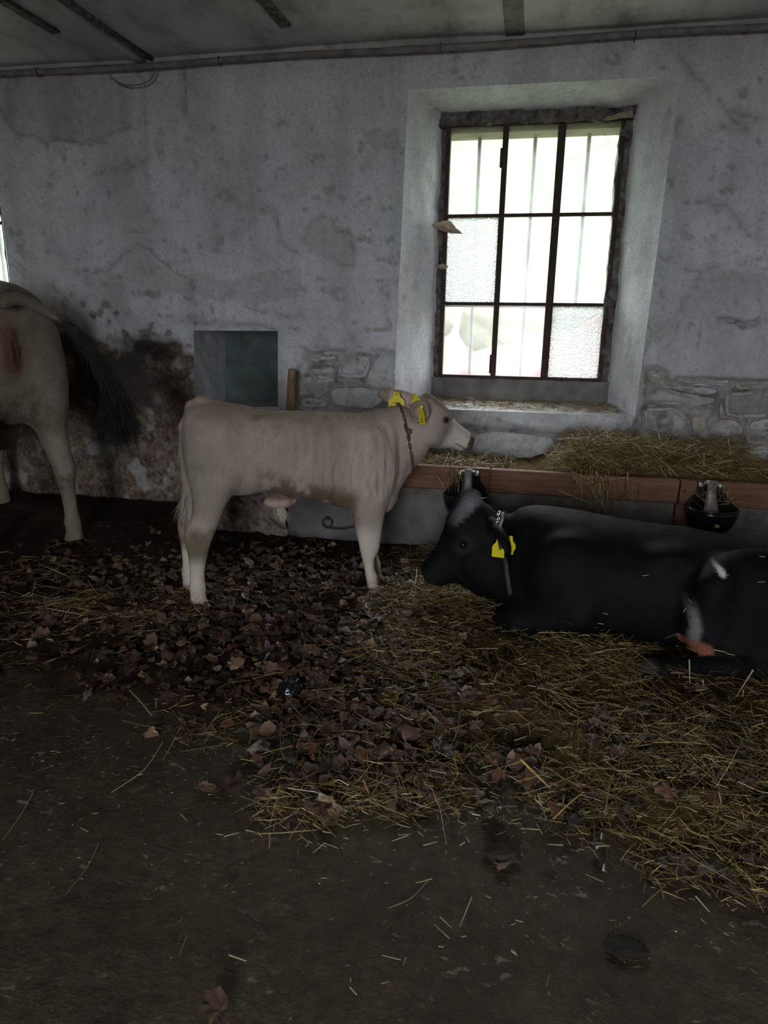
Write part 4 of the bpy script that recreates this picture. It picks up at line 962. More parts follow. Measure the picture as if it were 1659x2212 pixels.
# ------------------------------------------------------------------ the black calf lying down
def black_calf():
    O0 = np.array([.35, 2.93, 0.0]); root = empty('calf', tuple(O0)); tag(root, 'black calf lying in the straw below the manger, one yellow ear tag', 'calf')
    B = Flesh((-.50, 2.38, -.03), (1.42, 3.36, .62), .0085)
    X, Z = (1, 0, 0), (0, 0, 1); wy = lambda y: -(y)      # loft lateral axis u x v = X x Z = -y
    B.loft((0, 0, 0), X, Z, [(-.07, .40, .12, .12, -3.0), (.0, .50, .03, .19, -3.0), (.08, .522, .0, .235, -2.985), (.20, .520, -.02, .265, -2.965), (.34, .505, -.02, .28, -2.95), (.50, .487, -.02, .285, -2.94), (.66, .484, -.02, .28, -2.92), (.80, .468, -.02, .275, -2.905), (1.0, .425, -.02, .255, -2.90), (1.18, .38, 0, .21, -2.88), (1.30, .30, .04, .14, -2.86)], .04, 2.3, (.06, .08))
    B.ell((.885, 2.68, .262), (.235, .135, .235), .05); B.limb([(.74, 2.62, .16, .09), (1.14, 2.60, .10, .07)], .05)               # thigh
    B.limb([(1.14, 2.58, .085, .062), (.82, 2.535, .075, .050), (.60, 2.515, .058, .042), (.545, 2.515, .05, .046), (.495, 2.515, .038, .042)], .03)
    B.limb([(.72, 2.60, .36, .06), (.70, 2.63, .22, .07)], .06)
    B.limb([(.26, 2.74, .16, .10), (.02, 2.79, .075, .075), (-.03, 2.80, .06, .058)], .05); B.limb([(-.02, 2.79, .045, .05), (.22, 2.72, .035, .038)], .03)   # folded fore leg
    B.ell((.20, 2.76, .30), (.15, .09, .17), .06); B.ell((.60, 2.74, .42), (.08, .06, .04), .06)
    # neck, dewlap, head
    B.loft((.12, 2.985, .33), (-1, .12, .06), Z, [(-.06, .17, -.24, .16), (.06, .16, -.24, .14), (.14, .145, -.22, .118), (.22, .135, -.19, .105), (.30, .12, -.15, .09)], .05, 2.1, (.06, .07))
    HO = np.array([-.175, 3.0, .435]); hu = np.array([-.650, -.16, -.745]); vup = np.array([-.745, 0, .66]); ha = axes_from(hu, vup)
    B.loft(HO, hu, vup, [(-.085, .085, -.08, .06), (-.03, .114, -.12, .092), (.03, .122, -.14, .107), (.09, .115, -.142, .108), (.15, .088, -.135, .092), (.21, .066, -.12, .074), (.28, .058, -.10, .066), (.33, .045, -.078, .064), (.362, .022, -.05, .052)], .03, 2.4, (.05, .03))
    hp = lambda t, v, w: HO + ha[0] * t + ha[1] * v + ha[2] * w
    near = 1 if hp(0, 0, 1)[1] < HO[1] else -1
    for sd in (-1, 1):
        B.ell(hp(.07, .055, .078 * sd), (.055, .030, .026), .025, ha); B.ell(hp(.113, -.005, .098 * sd), (.020, .015, .014), .008, ha, True); B.ell(hp(.08, -.085, .075 * sd), (.09, .055, .03), .035, ha)
        B.ell(hp(.352, .005, .034 * sd), (.011, .010, .012), .006, ha, True)
    B.ell(hp(-.03, .10, 0), (.05, .035, .06), .03, ha)
    B.limb([(*hp(.36, -.048, 0), .007), (*hp(.32, -.055, .062 * near), .005), (*hp(.24, -.06, .07 * near), .004)], .008, True)
    B.limb([(-.24, 3.0, .235, .085), (-.12, 2.99, .22, .12), (.04, 2.97, .20, .16)], .05)
    def ear(base, tip, od, wid, th):
        base, tip = np.array(base), np.array(tip); ax = axes_from(tip - base, od); L = np.linalg.norm(tip - base); B.limb([(*base, .03), (*(base + (tip - base) * .35), .027)], .025)
        c = base + (tip - base) * .58; B.ell(c, (L * .52, th, wid), .02, ax); B.ell(c + ax[1] * th * .65 + ax[0] * .012, (L * .44, th * .7, wid * .76), .008, ax, True); return c, ax
    en = ear((-.11, 2.915, .45), (-.045, 2.79, .375), (-.35, -.6, -.55), .062, .034); ear((-.09, 3.09, .43), (-.04, 3.19, .34), (-.5, .6, -.3), .05, .028)
    V, Q = B.mesh(); V = relax(V, Q, 2); N = vert_normals(V, Q); x, y, z = V.T
    V = V + N * ((fbm(x * 10, y * 10, z * 10, seed=221) - .5) * .008 + (fbm(x * 30, y * 20, z * 12, seed=222) - .5) * .003)[:, None]; N = vert_normals(V, Q)
    one = np.ones(len(V)); b = fbm(x * 25, y * 25, z * 18, seed=223); C = np.outer(one, (.0042, .0041, .0046)); C = lerp(C, (.009, .008, .0078), sstep(.5, .8, b) * .7)
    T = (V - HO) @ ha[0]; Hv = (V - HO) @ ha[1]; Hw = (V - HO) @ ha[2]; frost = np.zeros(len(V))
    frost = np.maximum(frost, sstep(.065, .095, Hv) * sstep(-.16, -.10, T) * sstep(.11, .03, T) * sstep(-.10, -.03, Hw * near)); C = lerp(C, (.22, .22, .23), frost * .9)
    C = lerp(C, (.030, .023, .020), sstep(.055, .02, np.hypot((T - .115) * .8, Hv + .01)) * .6); C = lerp(C, (.02, .018, .018), sstep(.32, .345, T) * .8)
    star = sstep(.018, .008, np.hypot(x - .735, (z - .425) * 1.1 + .3 * (x - .735))) * (y < 2.8); C = lerp(C, (.75, .75, .74), star)
    streak = sstep(.030, .006, np.abs(x - .665 - .25 * (.22 - z) * (z > .2))) * sstep(.12, .17, z) * sstep(.33, .24, z) * (y < 2.72) * sstep(.3, .55, b); C = lerp(C, (.20, .20, .20), streak * .85)
    pink = sstep(.060, .045, np.hypot(x - .680, (z - .135) * 1.5)) * (y < 2.78) * (y > 2.53) * sstep(.175, .15, z); C = lerp(C, (.26, .10, .065), pink * .9)
    C = lerp(C, (.10, .09, .08), sstep(.55, .50, x) * sstep(.10, .08, z) * (y < 2.58) * .8)                                                  # hoof
    V = V - O0; HOo = HO - O0
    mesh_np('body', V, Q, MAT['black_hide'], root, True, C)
    def flow(P):
        d = np.broadcast_to(np.array([.8, 0, -.75]), P.shape).copy(); Pw = P + O0; hd = Pw[:, 0] < -.1; d[hd] = -ha[0] + np.array([0, 0, -.3])
        th = (np.hypot(Pw[:, 0] - .74, Pw[:, 2] - .43) < .25) & (Pw[:, 1] < 2.75); R = Pw[th] - np.array([.74, 2.6, .43]); d[th] = R + .6 * np.stack([-R[:, 2], 0 * R[:, 0], R[:, 0]], -1) + np.array([.06, 0, -.05]); return d
    coat('coat', root, MAT['black_hair'], V, Q, N, C, 60000, .015, flow, .0012, .14, 2, None, .25)
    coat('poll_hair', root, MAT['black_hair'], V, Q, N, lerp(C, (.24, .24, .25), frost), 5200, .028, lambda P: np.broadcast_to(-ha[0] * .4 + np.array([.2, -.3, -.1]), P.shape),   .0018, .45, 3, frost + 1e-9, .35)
    for sd in (-1, 1): eye(root, hp(.113, -.005, .089 * sd) - O0, .0175)
    c, ax = en; c = c - O0; ear_tag(root, c + np.array([-.006, -.030, .020]), (.8, -.42, .1), (-.22, -.2, -1), (.058, .082)); ear_tag(root, c + np.array([.040, .012, .018]), (.8, -.42, .1), (-.16, -.1, -1), (.05, .078))
    lp = ring_on(V[V[:, 0] < -.10], np.array([-.045, 2.99, .34]) - O0, (.97, -.05, .22), 56, .003); lp2 = np.vstack([lp, lp[:1]])
    st = []; F = []; n = len(lp); ctr = lp.mean(0)
    for p in lp:
        r = (p - ctr); r /= np.linalg.norm(r); ax_ = np.array([.97, -.05, .22]); st += [p - ax_ * .010, p + ax_ * .010, p + ax_ * .010 + r * .004, p - ax_ * .010 + r * .004]
    for i in range(n):
        for j in range(4): F.append((i * 4 + j, i * 4 + (j + 1) % 4, ((i + 1) % n) * 4 + (j + 1) % 4, ((i + 1) % n) * 4 + j))
    nk = mesh_np('neck_strap', st, F, MAT['strap'], root)
    k = np.argsort(-lp[:, 2])[:9]; pk = lp[np.sort(k)]; k0 = int(np.argmax(lp[:, 2])); seq = np.array([lp[(k0 + j) % n] for j in range(-7, 8)]) + np.array([-.016, 0, .003]); chain(nk, seq, 'zinc', .02)
    rs = np.random.default_rng(77); side = np.where((V[:, 1] + O0[1] < 2.80) & (V[:, 2] > .12) & (V[:, 0] + O0[0] > .3) & (V[:, 0] + O0[0] < 1.0))[0]
    for i in range(11):
        k = side[rs.integers(len(side))]; p = V[k] + O0 + N[k] * .012; t = np.cross(N[k], rs.normal(0, 1, 3)); t /= np.linalg.norm(t); L = rs.uniform(.012, .045)
        Vs, Fs = tube_np([p - t * L / 2, p, p + t * L / 2], .0014, 5); o = mesh_np('straw_stalk', Vs, Fs, MAT['straw'], None, True, np.tile((.50, .42, .24), (len(Vs), 1))); tag(o, 'small bit of straw clinging to the flank of the black calf', 'straw', 'straw bits on the black calf')
    return root
black_calf()

# ------------------------------------------------------------------ the cow seen from behind
def cow():
    f = np.array([-.82, .572, 0]); f /= np.linalg.norm(f); r = np.array([f[1], -f[0], 0]); ang = math.atan2(f[1], f[0])
    O0 = np.array([-2.52, 3.36, 0]) - .165 * r + .11 * f; root = empty('cow', tuple(O0), ang); tag(root, 'grey-beige cow seen from behind with tail swung to one side', 'cow')
    # local: x forward, y left, z up
    B = Flesh((-.70, -.85, -.02), (1.95, .52, 1.58), .0125); X, Z = (1, 0, 0), (0, 0, 1)
    B.loft((0, 0, 0), X, Z, [(-.05, 1.34, .98, .11), (.0, 1.41, .84, .20), (.08, 1.46, .76, .285), (.22, 1.48, .70, .32), (.45, 1.45, .64, .32), (.75, 1.38, .58, .33), (1.05, 1.38, .58, .29), (1.25, 1.37, .64, .21), (1.36, 1.28, .74, .14)], .05, 2.3, (.06, .08))
    for sd in (-1, 1):
        B.ell((.12, .175 * sd, .95), (.20, .135, .32), .07); B.ell((.30, .235 * sd, 1.33), (.07, .05, .06), .07); B.ell((.02, .085 * sd, 1.27), (.06, .05, .05), .05); B.ell((1.12, .20 * sd, 1.0), (.16, .09, .26), .07)
        y = sd
        hind = [(-.02, .075, -.055, .058), (.05, .06, -.055, .054), (.09, .04, -.05, .042), (.15, .035, -.05, .046), (.20, .03, -.045, .036), (.30, .03, -.05, .038), (.40, .035, -.075, .048), (.47, .05, -.095, .054), (.55, .09, -.07, .060), (.66, .17, -.05, .075), (.78, .23, -.05, .095), (.9, .25, -.03, .10)]
        B.loft((-.06, 0, 0), Z, X, [(t, a, b, c, (-.205 - (.07 if y > 0 else 0) + .04 * sstep(.1, .75, t)) * -y) for t, a, b, c in hind], .04, 2.1, (.01, .08))
        front = [(-.02, .07, -.05, .056), (.06, .05, -.045, .05), (.12, .045, -.045, .046), (.2, .035, -.035, .034), (.32, .04, -.035, .04), (.38, .05, -.045, .052), (.5, .06, -.06, .06), (.65, .08, -.09, .075), (.8, .1, -.1, .08)]
        B.loft((1.12, 0, 0), Z, X, [(t, a, b, c, .15 * y) for t, a, b, c in front], .04, 2.1, (.01, .08))
    B.loft((1.20, 0, 1.08), (.80, .42, .20), Z, [(-.05, .26, -.38, .17), (.15, .22, -.3, .14), (.35, .17, -.22, .11), (.5, .13, -.15, .09)], .06, 2.1, (.08, .08))
    hu = np.array([.60, .45, -.62]); B.loft((1.60, .22, 1.24), hu, Z, [(-.06, .10, -.1, .08), (.04, .13, -.15, .12), (.14, .12, -.16, .12), (.26, .08, -.12, .085), (.38, .07, -.08, .075), (.46, .05, -.05, .06)], .05, 2.3, (.06, .04))
    for sd in (-1, 1): B.limb([(1.60 - .1 * sd, .24 + .14 * sd, 1.30, .03), (1.52 - .16 * sd, .24 + .24 * sd, 1.28, .04), (1.47 - .2 * sd, .24 + .30 * sd, 1.25, .015)], .03)
    B.ell((.55, 0, .60), (.18, .14, .10), .06); B.limb([(-.045, 0, 1.20, .026), (-.055, 0, 1.10, .030), (-.035, 0, 1.02, .02)], .025); B.limb([(-.075, .0, 1.17, .004), (-.08, 0, 1.09, .006)], .006, True)
    toL = Matrix.Rotation(-ang, 3, 'Z')
    tail_px = [(8, 655), (22, 646), (60, 652), (110, 680), (150, 708), (190, 752), (218, 792), (238, 832)]
    Tw = [np.array(toL @ Vector(at_y(*p, 3.17 - .0006 * p[0]) - O0)) for p in tail_px]
    TP = spline([np.array([.10, 0, 1.40]), np.array([.0, .0, 1.395])] + Tw, 40); B.limb([(*p, rr) for p, rr in zip(TP, np.interp(np.arange(40), [0, 8, 39], [.045, .028, .010]))], .02)
    V, Q = B.mesh(); V = relax(V, Q, 2); N = vert_normals(V, Q); x, y, z = V.T
    V = V + N * ((fbm(x * 9, y * 9, z * 9, seed=231) - .5) * .012)[:, None]; N = vert_normals(V, Q)
    a = fbm(x * 5, y * 5, z * 5, seed=232); b = fbm(x * 24, y * 24, z * 24, seed=233); one = np.ones(len(V)); C = np.outer(one, (.235, .192, .152)); C = lerp(C, (.15, .11, .075), sstep(1.30, 1.42, z) * .7)
    C = lerp(C, (.17, .135, .10), sstep(.42, .68, a) * .8)
    C = lerp(C, (.12, .10, .07), sstep(.46, .64, b) * sstep(1.15, .8, z) * .75); C = lerp(C, (.38, .33, .28), sstep(.72, .62, z) * sstep(.4, .5, z) * .5); C = lerp(C, (.26, .22, .15), sstep(.40, .25, z) * .6)
    C = lerp(C, (.13, .050, .036), sstep(1.15, .55, np.hypot(y / .060, (z - 1.12) / .17) + .5 * (b - .5)) * (x < .06) * .85); C = lerp(C, (.035, .015, .012), sstep(.010, .004, np.abs(y)) * sstep(1.04, 1.08, z) * sstep(1.2, 1.16, z) * (x < 0) * .9)
    dt = np.min(np.linalg.norm(V[:, None, :] - TP[None, 26::3, :], axis=2), axis=1) if len(V) < 4e5 else np.ones(len(V)); C = lerp(C, (.02, .02, .018), sstep(.06, .03, dt) * .9)
    mesh_np('body', V, Q, MAT['calf_hide'], root, True, C)
    coat('coat', root, MAT['calf_hair'], V, Q, N, C, 50000, .016, np.array([-.1, 0, -1.0]), .0018, .22, 4, (x < .6).astype(float) + .02, .30)
    e = TP[-1]; d = np.array(toL @ Vector(at_y(262, 915, 3.0) - at_y(238, 832, 3.02)))
    for q in (22, 26, 30, 34): tuft_hair('tail_switch', root, TP[q], .016, TP[q + 4] - TP[q], .16 + .01 * (q - 22), 350, (.03, .03, .026), 20 + q, .0025, .30)
    tuft_hair('tail_switch', root, e, .03, d, .30, 1500, (.014, .014, .013), 8, .003, .32); tuft_hair('tail_switch', root, e + d * .25, .04, d + np.array([0, 0, -.02]), .24, 1500, (.014, .014, .013), 9, .003, .30)
    for sd in (-1, 1): eye(root, np.array([1.60, .22, 1.24]) + axes_from(hu)[0] * .14 + axes_from(hu)[1] * .03 + axes_from(hu)[2] * .118 * sd, .02)
    return root
cow()

# ================================================================== MANGER AND FITTINGS
MY = 3.78
mg = empty('manger', (.4, MY, 0)); tag(mg, 'long concrete manger with red-brown wooden boards along its front edge', 'manger')
def mpart(name, lo, hi, mat, lump=0.0, cuts=10, seed=0, bevel=.004):
    lo = (lo[0] - .4, lo[1] - MY, lo[2]); hi = (hi[0] - .4, hi[1] - MY, hi[2])
    return lumpy_box(name, lo, hi, MAT[mat], mg, lump, cuts, seed) if lump else box(name, lo, hi, MAT[mat], mg, bevel)
mpart('front_wall', (-1.36, 3.80, -.03), (X1 - .02, 3.90, .43), 'manger_concrete', .008, 24, 21)
mpart('end_wall', (-1.37, 3.90, -.03), (-1.27, 4.34, .43), 'manger_concrete', .006, 10, 22)
mpart('trough_floor', (-1.28, 3.89, .22), (X1 - .02, 4.34, .30), 'manger_concrete', .006, 16, 23)
for a, b, dz, dy in ((-1.34, -.178, .002, 0), (-.172, .800, 0, .003), (.806, 1.75, -.002, -.002), (1.756, X1 - .04, .002, 0)):
    mpart('board', (a, 3.748 + dy, .392 + dz), (b, 3.800 + dy, .520 + dz), 'board', bevel=.006)
mpart('lower_board', (-.17, 3.765, .262), (.790, 3.802, .388), 'grey_wood', bevel=.006); mpart('lower_board', (.93, 3.768, .270), (X1 - .05, 3.802, .386), 'grey_wood', bevel=.006)
mpart('joint_block', (.797, 3.758, .272), (.925, 3.802, .388), 'board', bevel=.005); mpart('wall_board', (-1.0, 3.77, .352), (-.175, 3.802, .388), 'grey_wood', bevel=.004)
for p in ((980, 1033, 3.748), (1478, 1060, 3.748), (1300, 1118, 3.765), (1455, 1122, 3.765), (1240, 1040, 3.748)):
    q = at_y(*p); V, F = tube_np([q + np.array([0, .004, 0]) - np.array([.4, MY, 0]), q + np.array([0, -.004, 0]) - np.array([.4, MY, 0]), q + np.array([0, -.006, 0]) - np.array([.4, MY, 0])], [.009, .009, .002], 10); mesh_np('bolt_head', V, F, MAT['rust_chain'], mg)
rp = at_y(708, 1120, 3.79) - np.array([.4, MY, 0])
rg = tube('tie_ring', [rp + np.array([.028 * sin(t), -.014 + .008 * cos(t), -.022 + .028 * cos(t)]) for t in np.linspace(0, 2 * pi, 22, endpoint=False)], .0055, MAT['dark_chain'], mg, 8, True)
box('staple', tuple(rp + np.array([-.012, -.03, -.004])), tuple(rp + np.array([.012, .02, .010])), MAT['dark_chain'], rg, .003)
sp_ = [rp + np.array(q) for q in ((.0, -.02, -.05), (.05, -.025, -.052), (.11, -.03, -.045), (.18, -.035, -.025), (.25, -.04, .0))]
chain(rg, [tuple(p) for p in spline(sp_, 20)], 'dark_chain', .02)
# rough pier at the end of the manger
def pier():
    o = lumpy_box('pier', (-1.97, 3.79, -.04), (-1.375, 4.36, .60), MAT['plaster'], None, .035, 26, 31)
    me = o.data; n = len(me.vertices); co = np.empty(n * 3); me.vertices.foreach_get('co', co); co = co.reshape(-1, 3)
    at = me.color_attributes.new('Col', 'FLOAT_COLOR', 'POINT'); b = fbm(co[:, 0] * 13, co[:, 1] * 13, co[:, 2] * 13, seed=301); c = np.ones((n, 4), np.float32)
    c[:, 0] = .75 + .3 * b; c[:, 1] = sstep(.55, .68, fbm(co[:, 0] * 26, co[:, 1] * 26, co[:, 2] * 26, seed=302)) * .85; c[:, 2] = .4; at.data.foreach_set('color', c.ravel())
    tag(o, 'rough muck-stained stone pier at the end of the manger behind the pale calf', 'pier')
pier()
sk = [at_y(631, 797, 4.2), at_y(629, 840, 4.2), at_y(628, 890, 4.2), (float(at_y(628, 890, 4.2)[0]) + .002, 4.19, .585)]
so = tube('wooden_stake', spline([np.array(p, float) for p in sk], 14), np.interp(np.arange(14), [0, 1, 6, 7, 13], [.021, .025, .026, .029, .026]), MAT['old_wood'], None, 12); tag(so, 'short round wooden stake standing by the wall niche', 'stake')

def drinking_bowl(cx, rim, label):
    """black enamelled drinking bowl with grey push tongue"""
    root = empty('drinking_bowl', (cx, 3.748, rim)); tag(root, label, 'bowl', 'drinking bowls on the manger')
    nt, nr = 40, 12; V = []
    def rimpt(t):                       # outline: deep round front, flat raised back
        x = .122 * cos(t); y = -.105 + .105 * sin(t); back = sstep(-.075, -.005, y)
        return x * (1 - .38 * back), min(y, -.004), .085 * back
    for j in range(nr):
        s = j / (nr - 1); k = cos(s * pi / 2) ** .62 if j < nr - 1 else .02
        for i in range(nt):
            x, y, z = rimpt(2 * pi * i / nt); V.append((x * k, -.085 + (y + .085) * k if y < -.02 else y * .999 + (-.03) * (1 - k), z * (1 - s) ** 1.2 - .128 * sin(s * pi / 2)))
    F = [(j * nt + i, j * nt + (i + 1) % nt, (j + 1) * nt + (i + 1) % nt, (j + 1) * nt + i) for j in range(nr - 1) for i in range(nt)]
    o = mesh_np('bowl', V, F, MAT['black_enamel'], root); sm = o.modifiers.new('shell', 'SOLIDIFY'); sm.thickness = .005; sm.offset = 0
    V, F = tube_np([np.array(rimpt(2 * pi * i / nt)) + np.array([0, 0, .001]) for i in range(nt)], .0052, 8, True); mesh_np('rim', V, F, MAT['black_enamel'], o)
    # push tongue: plate curving from the valve down into the bowl
    path = [(-.012, .118), (-.032, .122), (-.045, .105), (-.058, .06), (-.075, .015), (-.10, -.03), (-.125, -.062)]; wid = [.020, .021, .021, .023, .029, .037, .040]; V = []
    for (y, z), w in zip(path, wid): V += [(-w, y + .004, z), (-w * .5, y, z + .003), (w * .5, y, z + .003), (w, y + .004, z)]
    F = [(r * 4 + c, r * 4 + c + 1, (r + 1) * 4 + c + 1, (r + 1) * 4 + c) for r in range(len(path) - 1) for c in range(3)]
    o = mesh_np('tongue', V, F, MAT['grey_metal'], root); o['label'] = 'grey metal push tongue'; sm = o.modifiers.new('plate', 'SOLIDIFY'); sm.thickness = .004
    box('back_plate', (-.062, -.012, .0), (.062, .0, .115), MAT['black_enamel'], root, .006)
    for x in (-.046, .046):
        V, F = tube_np([(x, -.006, .098), (x, -.020, .098), (x, -.026, .098), (x, -.027, .098)], [.014, .014, .010, .001], 10); mesh_np('bolt', V, F, MAT['zinc'], root)
    V, F = tube_np([(-.034, -.022, .112), (.034, -.022, .112)], .006, 8); mesh_np('pivot_pin', V, F, MAT['zinc'], root)
    V, F = tube_np([(0, -.02, .06), (0, -.05, .03)], .012, 10); mesh_np('valve', V, F, MAT['zinc'], root)
drinking_bowl(-.290, .396, 'black drinking bowl with a grey metal tongue just above the head of the black calf')
drinking_bowl(.945, .405, 'black drinking bowl with an ochre chip mark above the back of the black calf')
def ochre_mark():
    b = [o for o in bpy.data.objects if o.name.startswith('drinking_bowl')][-1]
    pts = [(-.012, .010), (-.003, .016), (.004, .012), (.003, .004), (.012, .0), (.010, -.010), (-.008, -.008), (-.016, -.011), (-.006, -.001)]
    V = [(x + .008, -.2065 + .8 * (z + .05) ** 2, z - .062) for x, z in pts]; bm = bmesh.new(); bm.faces.new([bm.verts.new(v) for v in V]); r = bmesh.ops.extrude_face_region(bm, geom=bm.faces[:])
    for v in [g for g in r['geom'] if isinstance(g, bmesh.types.BMVert)]: v.co.y += .02
    o = bm_obj('ochre_chip', bm, simple('ochre', (.42, .27, .10), .8, 0, .2, 40, 0), b)
ochre_mark()

# ================================================================== BEDDING, LEAVES, HAY
NEAR = np.array([(-6.3, 1.62), (-2.4, 1.66), (-1.64, 1.68), (-1.14, 1.70), (-.82, 1.72), (-.70, 1.62), (-.60, 1.44), (-.35, 1.46), (-.086, 1.50), (.12, 1.56), (.24, 1.50), (.40, 1.40), (.62, 1.36), (1.2, 1.25), (2.8, 1.15)])
def cover(x, y):
    yb = np.interp(x, NEAR[:, 0], NEAR[:, 1]) + .22 * (fbm(x * 3.2, y * 3.2, seed=401) - .5)
    return sstep(yb - .03, yb + .16, y)
def under(x, y):                           # solid litter starts further in than the loose straw
    yb = np.interp(x, NEAR[:, 0], NEAR[:, 1]) + .5 * (fbm(x * 2.2, y * 2.2, seed=407) - .5) + .25 * (fbm(x * 9, y * 9, seed=408) - .5)
    return sstep(yb + .05, yb + .60, y)
def bed_h(x, y):
    c = under(x, y); r = sstep(-.75, -.25, x); h = .012 + .020 * fbm(x * 2.4, y * 2.4, seed=402) + .020 * fbm(x * 8, y * 8, seed=403) + .014 * fbm(x * 26, y * 26, seed=404) + r * .030 * fbm(x * 3.5, y * 3.5, seed=405)
    h = h + .03 * sstep(.32, .05, np.hypot(x + .42, (y - 2.98) * 1.2)); h = h - .018 * sstep(.28, .1, np.hypot(x - .02, (y - 2.45) * 1.3))
    gap = sstep(.55, .66, fbm(x * 3.6 + 4, y * 3.6, seed=406)) * sstep(2.35, 1.8, y)          # thin places where the concrete shows
    return c * h * (1 - .9 * gap) - .012 * (1 - c) - .03 * gap * c * .6
def bed_tone(x, y):
    """0 dark leaf mould .. 1 golden straw"""
    t = sstep(-.85, -.35, x + .30 * sstep(2.3, 1.7, y) + .45 * (fbm(x * 3, y * 3, seed=411) - .5)); t = np.maximum(t, .9 * sstep(.4, .15, np.hypot(x + .40, y - 2.95)))
    return np.maximum(t, .55 * sstep(.45, .1, np.hypot((x + 1.75) * .8, (y - 2.55) * 1.3)))
def bedding():
    xs = np.arange(-4.6, 2.5, .0165); ys = np.arange(1.1, 4.345, .0165); X, Y = np.meshgrid(xs, ys, indexing='ij'); nx, ny = X.shape; Z = bed_h(X, Y)
    x, y = X.ravel(), Y.ravel(); t = bed_tone(x, y); b = fbm(x * 20, y * 20, seed=412)
    C = np.outer(np.ones(len(x)), (.030, .019, .012)); C = lerp(C, (.105, .068, .026), t * (.4 + .6 * b)); C = lerp(C, (.012, .008, .006), sstep(.5, .7, fbm(x * 6, y * 6, seed=413)) * .6)
    C = lerp(C, (.055, .037, .021), sstep(.70, .25, under(x, y)) * (.55 + .6 * b).clip(0, 1))
    idx = np.arange(nx * ny).reshape(nx, ny); F = np.stack([idx[:-1, :-1], idx[1:, :-1], idx[1:, 1:], idx[:-1, 1:]], -1).reshape(-1, 4); c = cover(X, Y).ravel(); F = F[(c[F] > .02).any(1)]
    o = mesh_np('bedding', np.stack([x, y, Z.ravel()], -1), F, MAT['litter'], None, True, C); tag(o, 'trampled dark bedding of rotted leaves and straw covering the floor', 'bedding', None, 'stuff')
bedding()
def straws(name, P, D, L, W, C, bend=.25, parent=None, seed=0, sides=3):
    """thin three-sided stalks with a bend in the middle, one mesh"""
    rng = np.random.default_rng(seed); n = len(P); D = D / (np.linalg.norm(D, axis=1)[:, None] + 1e-9); U = np.cross(D, rng.normal(0, 1, (n, 3))); U /= np.linalg.norm(U, axis=1)[:, None] + 1e-9; Wv = np.cross(D, U)
    L = L[:, None]; bd = rng.normal(0, bend, (n, 1)) * L; ctr = [P - D * L * .5, P + U * bd * .25 + D * L * rng.uniform(-.1, .1, (n, 1)), P + D * L * .5 + U * bd * .1]
    VV = []
    for k, c in enumerate(ctr):
        ww = (W * (1.0 if k < 2 else .7))[:, None] * .5
        for a in range(sides): VV.append(c + ww * (cos(2 * pi * a / sides) * U + sin(2 * pi * a / sides) * Wv))
    VV = np.stack(VV, 1).reshape(-1, 3); m = 3 * sides; i = np.arange(n)[:, None] * m; F = []
    for k in range(2):
        for a in range(sides): F.append(i + [k * sides + a, k * sides + (a + 1) % sides, (k + 1) * sides + (a + 1) % sides, (k + 1) * sides + a])
    return mesh_np(name, VV, np.concatenate(F), MAT['straw'], parent, False, np.repeat(C, m, 0))
def straw_cols(n, t, rng):
    pal = np.array([(.36, .235, .085), (.54, .42, .22), (.18, .135, .052), (.15, .088, .034), (.25, .165, .062), (.085, .05, .022)]); w = np.array([.20, .10, .22, .20, .18, .10]); c = pal[rng.choice(6, n, p=w / w.sum())] * rng.uniform(.7, 1.25, (n, 1))
    return c
def floor_hay():
    rng = np.random.default_rng(51); N = 420000; x = rng.uniform(-3.6, 2.2, N); y = rng.uniform(1.15, 3.75, N); c = cover(x, y); t = bed_tone(x, y)
    cl = sstep(.38, .62, fbm(x * 3.4, y * 3.4, seed=421)); den = c * (.05 + .62 * t ** 1.3) * (.22 + .78 * cl) * (1 - .75 * sstep(2.9, 3.3, y) * sstep(-.5, -.8, x))
    den = np.maximum(den, .55 * sstep(.34, .1, np.hypot(x + .40, y - 2.95))); den *= (1 - .7 * ((x > 1.2) | (x < -2.6)))
    k = rng.random(N) < den * .62; x, y, t = x[k], y[k], t[k]; n = len(x); a = rng.uniform(0, 2 * pi, n); el = rng.normal(.04, .20, n)
    L = np.where(rng.random(n) < .85, rng.uniform(.010, .05, n), rng.uniform(.06, .17, n)); W = rng.uniform(.0010, .0027, n) * np.where(rng.random(n) < .05, 2.0, 1)
    z = np.maximum(bed_h(x, y), .0) + np.abs(np.sin(el)) * L * .5 + rng.exponential(.007, n) * (1 + 1.2 * t) + .002
    o = straws('hay', np.stack([x, y, z], -1), np.stack([np.cos(a) * np.cos(el), np.sin(a) * np.cos(el), np.sin(el)], -1), L, W, straw_cols(n, np.clip(t + .25, 0, 1), rng), .35, None, 52)
    tag(o, 'loose golden hay and straw strewn over the floor bedding', 'hay', None, 'stuff')
floor_hay()
def crumbs():
    rng = np.random.default_rng(53); N = 1500; x = rng.uniform(-2.2, 1.4, N); y = 1.75 - np.abs(rng.normal(0, .32, N)); k = (y > .75); x, y = x[k], y[k]; n = len(x); a = rng.uniform(0, 2 * pi, n); L = rng.uniform(.003, .016, n)
    o = straws('chaff', np.stack([x, y, np.full(n, .003)], -1), np.stack([np.cos(a), np.sin(a), 0 * a], -1), L, rng.uniform(.001, .0024, n), straw_cols(n, np.full(n, .8), rng), .3, None, 54)
    tag(o, 'tiny chaff and crumbs scattered on the bare concrete floor', 'chaff', None, 'stuff')
crumbs()
